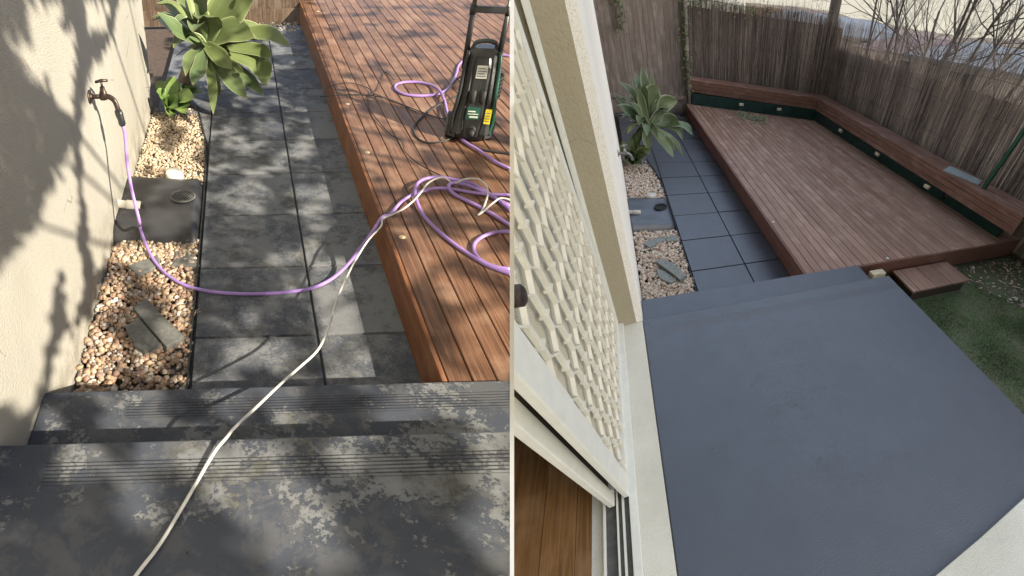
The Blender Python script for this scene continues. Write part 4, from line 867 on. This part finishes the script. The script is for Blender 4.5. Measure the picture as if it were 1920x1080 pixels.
def reeds(a, b, ztop, label, seed, dens, dark=0.0, thin=0.0):
    a, b = np.array(a, float), np.array(b, float); d = b - a; L = np.linalg.norm(d); d /= L; nn = np.array([-d[1], d[0]])
    f = thing(Y, 'reed_screen', (*((a + b) / 2), 0), label, 'reed screen'); r = random.Random(seed); m = MB(); n = int(L * dens)
    for k in range(n):
        u = r.uniform(0, L); z0 = r.choice([0.3, .45, .5, .6, .9, 1.1, 1.3]) + r.uniform(-.1, .1) if r.random() < .65 else .05
        zt_ = ztop(u) + r.gauss(0, .035) + (abs(r.gauss(0, .16)) if r.random() < .25 else 0)
        z1 = min(zt_, z0 + r.uniform(.6, 1.7)) if r.random() < .6 else zt_
        if r.random() < thin: z1 = min(z1, 1.62 + r.gauss(0, .05))
        if z0 > z1 - .1: z0 = z1 - .4
        o_ = r.uniform(-.014, .014); p = a + d * u + nn * o_; tl = r.gauss(0, .018) * (z1 - z0); q = p + d * tl + nn * r.gauss(0, .004)
        w = r.uniform(.0016, .0032); c = min(1, max(0, r.random() ** 1.5 + .12 * math.sin(u * 9 + z0) - dark))
        e1, e2 = d * w, nn * w
        v = [(*(p - e1), z0), (*(p + e1), z0), (*(p + e2), z0), (*(q - e1 * .5), z1), (*(q + e1 * .5), z1), (*(q + e2 * .5), z1)]
        m.add(v, [(0, 1, 4, 3), (1, 2, 5, 4), (2, 0, 3, 5)], (c, 0, 0))
    obj(Y, 'reeds', m, M['reed'], f)
    m = MB()
    for z in (.5, .95, 1.4, 1.8):
        for o_ in (-.018, .018): m.tube([(*(a + d * L * t + nn * o_), z + .008 * math.sin(t * 40)) for t in np.linspace(0, 1, 40)], .002, 4)
    obj(Y, 'tie_wires', m, M['bark'], f)
reeds(F1, F2, lambda u: 2.12 + .03 * math.sin(u * 3), 'dark brushwood reed screen along the back above the bench', 1, 1700, .15)
reeds(F2, F3, lambda u: 2.06 + .03 * math.sin(u * 2), 'pale brushwood reed screen down the right side, see-through near the top', 2, 1250, 0, .62)
# corner post and ivy
m = MB(); m.box(1.10, 1.16, 6.52, 6.60, -.05, 2.4); tag(obj(Y, 'fence_post', m, M['paling']), 'timber post where the paling fence meets the reed screen', 'fence post')
def vine(path, n, spread, label, seed):
    r = random.Random(seed); v_ = thing(Y, 'ivy_vine', path[0], label, 'vine'); P = spline(path, 8); m = MB(); m.tube(P, .006, 5)
    for k in range(6):
        a = P[r.randrange(len(P))]; m.tube(spline([a, a + (r.gauss(0, .05), -.02, r.gauss(0, .08)), a + (r.gauss(0, .1), -.04, r.gauss(0, .15))], 3), .003, 4)
    obj(Y, 'stem', m, M['bark'], v_); m = MB()
    for k in range(n):
        p = P[r.randrange(len(P))] + (r.gauss(0, spread), -abs(r.gauss(0, spread * .6)), r.gauss(0, spread)); d_ = np.array([r.uniform(-1, 1), r.uniform(-1, .1), r.uniform(-1, .5)]); d_ *= r.uniform(.03, .055) / np.linalg.norm(d_)
        leaf(m, [p, p + d_ * .5 + (0, -.005, .004), p + d_], .034, r.random(), thick=.001, nseg=4, na=2)
    obj(Y, 'leaves', m, M['ivy'], v_, True)
vine([(1.08, 6.50, .55), (1.12, 6.48, 1.0), (1.06, 6.5, 1.4), (1.10, 6.48, 1.8), (1.05, 6.5, 2.3)], 260, .06, 'ivy climbing the post between paling fence and reed screen', 1)
p1, p2, p3 = Y.at(1152, -10, 6.56, 1), Y.at(1162, 20, 6.56, 1), Y.at(1163, 55, 6.56, 1)
vine([p1 + (0, 0, .2), p1, p2, p3], 170, .05, 'ivy tuft hanging over the paling fence near the white wall', 2)
vine([(1.3, 7.1, 2.05), (1.7, 6.9, 2.12), (2.4, 6.6, 2.1), (2.9, 6.4, 2.12)], 160, .07, 'thin ivy strands along the top of the back reed screen', 3)

# sliding doors in the house wall ---------------------------------------
DX = -.705
sd_ = thing(Y, 'screen_door', (DX, -1.0, .455), 'cream security screen door with wavy diamond grille', 'screen door')
ya, yb = -1.47, -.50; z0, z1 = .470, 2.45; LN = .16
m = MB(); m.box(DX - .006, DX + .018, ya - .095, ya, z0, z1, .004); m.box(DX - .018, DX + .018, yb, yb + .05, z0, z1, .004); m.box(DX - .018, DX + .018, ya, yb, z0, z0 + .05, .003); m.box(DX - .018, DX + .018, ya, yb, z1 - .05, z1, .003); obj(Y, 'frame', lean(m, LN), M['frame'], sd_)
m = MB(); m.box(DX - .012, DX - .008, ya, yb, z0 + .03, z1 - .03); obj(Y, 'insect_mesh', lean(m, LN), M['weave'], sd_)
m = MB(); pit = .098; per = .36; amp = .0205; k = 0; y = ya + .01
while y < yb:
    s_ = 1 if k % 2 else -1; pts = []; z = z0 + .03
    while z < z1 - .03:
        for (dz, o_) in ((0, -amp), (per * .38, -amp), (per * .5, amp), (per * .88, amp)):
            if z + dz < z1 - .03: pts.append((y + s_ * o_, z + dz))
        z += per
    pts.append((y - s_ * amp, z1 - .03)); pts = [(min(max(a, ya), yb), b) for a, b in pts]
    for (a0, b0), (a1, b1) in zip(pts[:-1], pts[1:]):
        t = .0032; m.hexa([(DX + .005, a0 - t, b0), (DX + .016, a0 - t, b0), (DX + .016, a0 + t, b0), (DX + .005, a0 + t, b0)], [(DX + .005, a1 - t, b1), (DX + .016, a1 - t, b1), (DX + .016, a1 + t, b1), (DX + .005, a1 + t, b1)])
    z = z0 + .03 + per * (.67 if s_ > 0 else .17)
    while z < z1 - .06:
        m.box(DX + .002, DX + .020, y + pit * .25 - .017, min(y + pit * .25 + .017, yb), z - .0028, z + .0028); z += per
    y += pit * .5 + .0; k += 1
obj(Y, 'grille', lean(m, LN), M['lattice'], sd_)
p = Y.at(962, 556, DX + .02, 0); m = MB(); m.tube([p + (0, 0, 0), p + (.014, 0, 0), p + (.018, 0, 0)], [.022, .022, .016], 18); lk_ = obj(Y, 'lock', m, M['bronze'], sd_, True)
gd = thing(Y, 'glass_door', (-.765, -1.2, .455), 'cream aluminium sliding door stile behind the screen door', 'sliding door')
m = MB(); m.box(-.775, -.750, -1.585, -1.53, .468, 2.45, .004); m.box(-.785, -.748, -1.53, -.46, .468, .54, .004); m.box(-.785, -.748, -1.53, -.46, 2.40, 2.45, .004); m.box(-.785, -.748, -.51, -.46, .54, 2.4, .004); obj(Y, 'frame', lean(m, .15), M['frame'], gd)
m = MB(); m.box(-.770, -.764, -1.53, -.51, .54, 2.4); obj(Y, 'pane', lean(m, .15), M['darkgap'], gd)
fr = thing(Y, 'door_frame', (-.74, -1.5, .45), 'cream door frame and grimy sill tracks of the sliding doors', 'door frame')
m = MB(); m.box(-.69, -.655, -3.2, -.445, .4505, .475, .003); m.box(-.722, -.712, -3.2, -.45, .4505, .468, .002); m.box(-.745, -.738, -3.2, -.45, .4505, .472, .002); m.box(-.80, -.79, -3.2, -.45, .4505, .472, .002); obj(Y, 'track', m, M['frame'], fr)
m = MB(); m.box(-.79, -.69, -3.2, -.45, .4497, .456); obj(Y, 'track_bed', m, M['slab'], fr)
m = MB(); m.box(-.708, -.690, -.475, -.4455, .476, 3.0, .003); m.box(-.690, -.684, -.452, -.4455, .476, 3.0, .001); obj(Y, 'jamb', m, M['frame'], fr); obj(Y, 'jamb_return', MB().box(-.742, -.736, -1.3, -.446, .476, 3.0), M['tan'], fr)
m = MB(); x = -2.6; r = random.Random(12)
while x < -.80:
    m.box(x, min(x + .128, -.80), -4, 1.5, .40, .448, 0, (r.random(), r.random(), 0)); x += .13
struct(Y, 'floor', m, M['floor'])

# beyond the fence -------------------------------------------------------
def bare_tree(base, h_, label, seed, lean=(0, 0)):
    r = random.Random(seed); T = thing(Y, 'bare_tree', base, label, 'tree', 'bare trees beyond the reed screen'); mt, mc = MB(), MB()
    def grow(p, d, L, rad, dep, m):
        n = 4; P = [p]; q = p; dd = d
        for i in range(n):
            dd = dd + np.array([r.gauss(0, .13), r.gauss(0, .13), r.gauss(.05, .10)]); dd /= np.linalg.norm(dd); q = q + dd * L / n; P.append(q)
        m.tube(P, [rad * (1 - .45 * i / n) for i in range(n + 1)], 6 if dep < 2 else 4, caps=False)
        if dep >= 7 or rad < .0010: return
        for k in range(4 if dep < 3 else 3 if dep < 5 else 2):
            j = r.randint(1, n); a = r.uniform(.3, .95); ph = r.uniform(0, 6.3); u = np.cross(dd, [r.random(), r.random(), .1]); u /= np.linalg.norm(u); v_ = np.cross(dd, u)
            nd = dd * math.cos(a) + (u * math.cos(ph) + v_ * math.sin(ph)) * math.sin(a); grow(P[j], nd, L * r.uniform(.55, .78), rad * (1 - .45 * j / n) * r.uniform(.45, .7), dep + 1, mc)
    d0 = np.array([lean[0], lean[1], 1.0]); d0 /= np.linalg.norm(d0)
    grow(np.array(base, float), d0, h_ * .36, h_ * .0052, 0, mt); grow(np.array(base, float) + (.08, .05, 0), d0 + np.array([.3, -.1, 0]), h_ * .34, h_ * .006, 0, mt)
    obj(Y, 'trunk', mt, M['bark'], T, True); obj(Y, 'branches', mc, M['bark'], T, True)
def atd(px, py, D):
    d = Y.ray(px, py); d = d / np.linalg.norm(d[:2]); return Y.eye + d * D
for i, (px, D, h_, lab) in enumerate(((1690, 9.5, 8.0, 'bare tree with twin trunks left of the others behind the reed screen'), (1735, 11.5, 9.5, 'bare tree in the middle behind the reed screen'), (1800, 9.0, 8.0, 'spreading bare tree leaning right behind the reed screen'), (1880, 10.5, 9.0, 'rightmost bare tree beyond the reed screen'), (1620, 13, 9.0, 'thin bare tree beyond the screen corner'), (1775, 13, 10.0, 'pale bare tree further back between the middle and leaning ones'))):
    b = atd(px, 140, D); bare_tree((b[0], b[1], -.1), h_, lab, 40 + i, (.12, -.05))
b = atd(1566, 10, 12); m = MB(); m.tube([(b[0], b[1], -.1), (b[0], b[1], 2), (b[0] + .05, b[1], 5)], [.17, .15, .14], 12); tag(obj(Y, 'tree_trunk', m, M['bark'], smooth=True), 'thick dark tree trunk above the reed screen corner', 'tree trunk')
M['hill'] = plain('hazy_wooded_slope', (0.50, 0.35, 0.24), .9, .3, .35); M['roofR'] = plain('faded_red_roof', (0.34, 0.22, 0.19), .8, .2, 3); M['roofG'] = plain('grey_roof', (0.33, 0.34, 0.34), .7, .15, 3); M['brick'] = plain('pale_house_wall', (0.52, 0.46, 0.42), .85, .15, 4)
def house(px, D, wdt, dep, hw, hr, mat, label, ang):
    b = atd(px, 120, D); c, s = math.cos(ang), math.sin(ang); hw = atd(px, hw, D)[2]; T = thing(Y, 'house', (b[0], b[1], 0), label, 'house')
    q = lambda x, y: (b[0] + c * x - s * y, b[1] + s * x + c * y)
    m = MB(); m.prism([q(-wdt, 0), q(wdt, 0), q(wdt, dep), q(-wdt, dep)], -3, hw); wll = obj(Y, 'wall', m, M['brick'], T)
    e = .4; m = MB(); A = [q(-wdt - e, -e), q(wdt + e, -e), q(wdt + e, dep + e), q(-wdt - e, dep + e)]; r1, r2 = q(-wdt * .6, dep / 2), q(wdt * .6, dep / 2)
    m.add([(*p, hw) for p in A] + [(*r1, hw + hr), (*r2, hw + hr)] + [(*p, hw - .12) for p in A], [(0, 1, 5, 4), (1, 2, 5), (2, 3, 4, 5), (3, 0, 4), (6, 7, 1, 0), (7, 8, 2, 1), (8, 9, 3, 2), (9, 6, 0, 3), (9, 8, 7, 6)]); obj(Y, 'roof', m, mat, T)
    for k in (-.5, .45):
        m = MB(); a0, a1 = q(k * wdt - .6, -.03), q(k * wdt + .6, -.03); b0, b1 = q(k * wdt - .6, .02), q(k * wdt + .6, .02); m.prism([a0, a1, b1, b0], hw - 1.0, hw - .25); wn = obj(Y, 'window', m, M['label'], T)
        if wn:
            m = MB(); a0, a1 = q(k * wdt - .54, -.05), q(k * wdt + .54, -.05); b0, b1 = q(k * wdt - .54, .0), q(k * wdt + .54, .0); m.prism([a0, a1, b1, b0], hw - .94, hw - .31); obj(Y, 'pane', m, M['tgreen'], wn)
house(1800, 24, 5.5, 7, 118, .8, M['roofR'], 'low house with faded red roof seen through the reeds and bare trees', -.75)
house(1930, 17, 4, 6, 140, .6, M['roofG'], 'grey roofed house at the right behind the reed screen', -.9)
house(1560, 26, 5, 7, 62, .8, M['roofG'], 'grey roofed house behind the far corner of the reed screen', -.4)
m = MB(); P = []
for k in range(28):
    px_ = 1400 + 25 * k; q_ = atd(px_, float(np.interp(px_, [1400, 1500, 1650, 1820, 2100], [5, 26, 56, 84, 96])) + 7 * mnoise.noise(Vector((k * .7, 0, 0))), 60); P.append(tuple(q_))
v = [(x, y, -9) for x, y, _ in P] + P + [(x + 18, y + 18, z + .3) for x, y, z in P] + [(x + 18, y + 18, -9) for x, y, z in P]; k = len(P)
m.add(v, [(j * k + i, j * k + i + 1, (j + 1) * k + i + 1, (j + 1) * k + i) for j in range(3) for i in range(k - 1)]); struct(Y, 'distant_hill', m, M['hill'])

# added white divider, standing in for the blank line between the two views
class D0: pass
dv = bpy.data.collections.new('divider'); SC.collection.children.link(dv)
SEP = 3.9 / F
prof = [(1.0, -.76), (1.8, -1.15), (9.5, 0.5), (9.5, 6.9), (1.0, .74)]
Vw = []
for sg in (-1, 1):
    for d_, up in prof: Vw.append(RW @ np.array([sg * SEP * d_, -up, d_]) + CAM)
me = bpy.data.meshes.new('added_divider'); n = len(prof); o0 = Vw[1]
me.from_pydata([tuple(v - o0) for v in Vw], [], [tuple(range(n)), tuple(range(n, 2 * n))[::-1]] + [(i, n + i, n + (i + 1) % n, (i + 1) % n) for i in range(n)])
me.materials.append(M['divider']); o = bpy.data.objects.new('added_divider', me); o.location = o0; dv.objects.link(o)
tag(o, 'thin white added divider seen edge on, standing in for the border line between the sunny and the overcast yard', 'wall')
for ob in list(SC.objects):                   # drop labels a clipped-away part could not carry
    if ob.type == 'EMPTY' and not ob.children: bpy.data.objects.remove(ob)
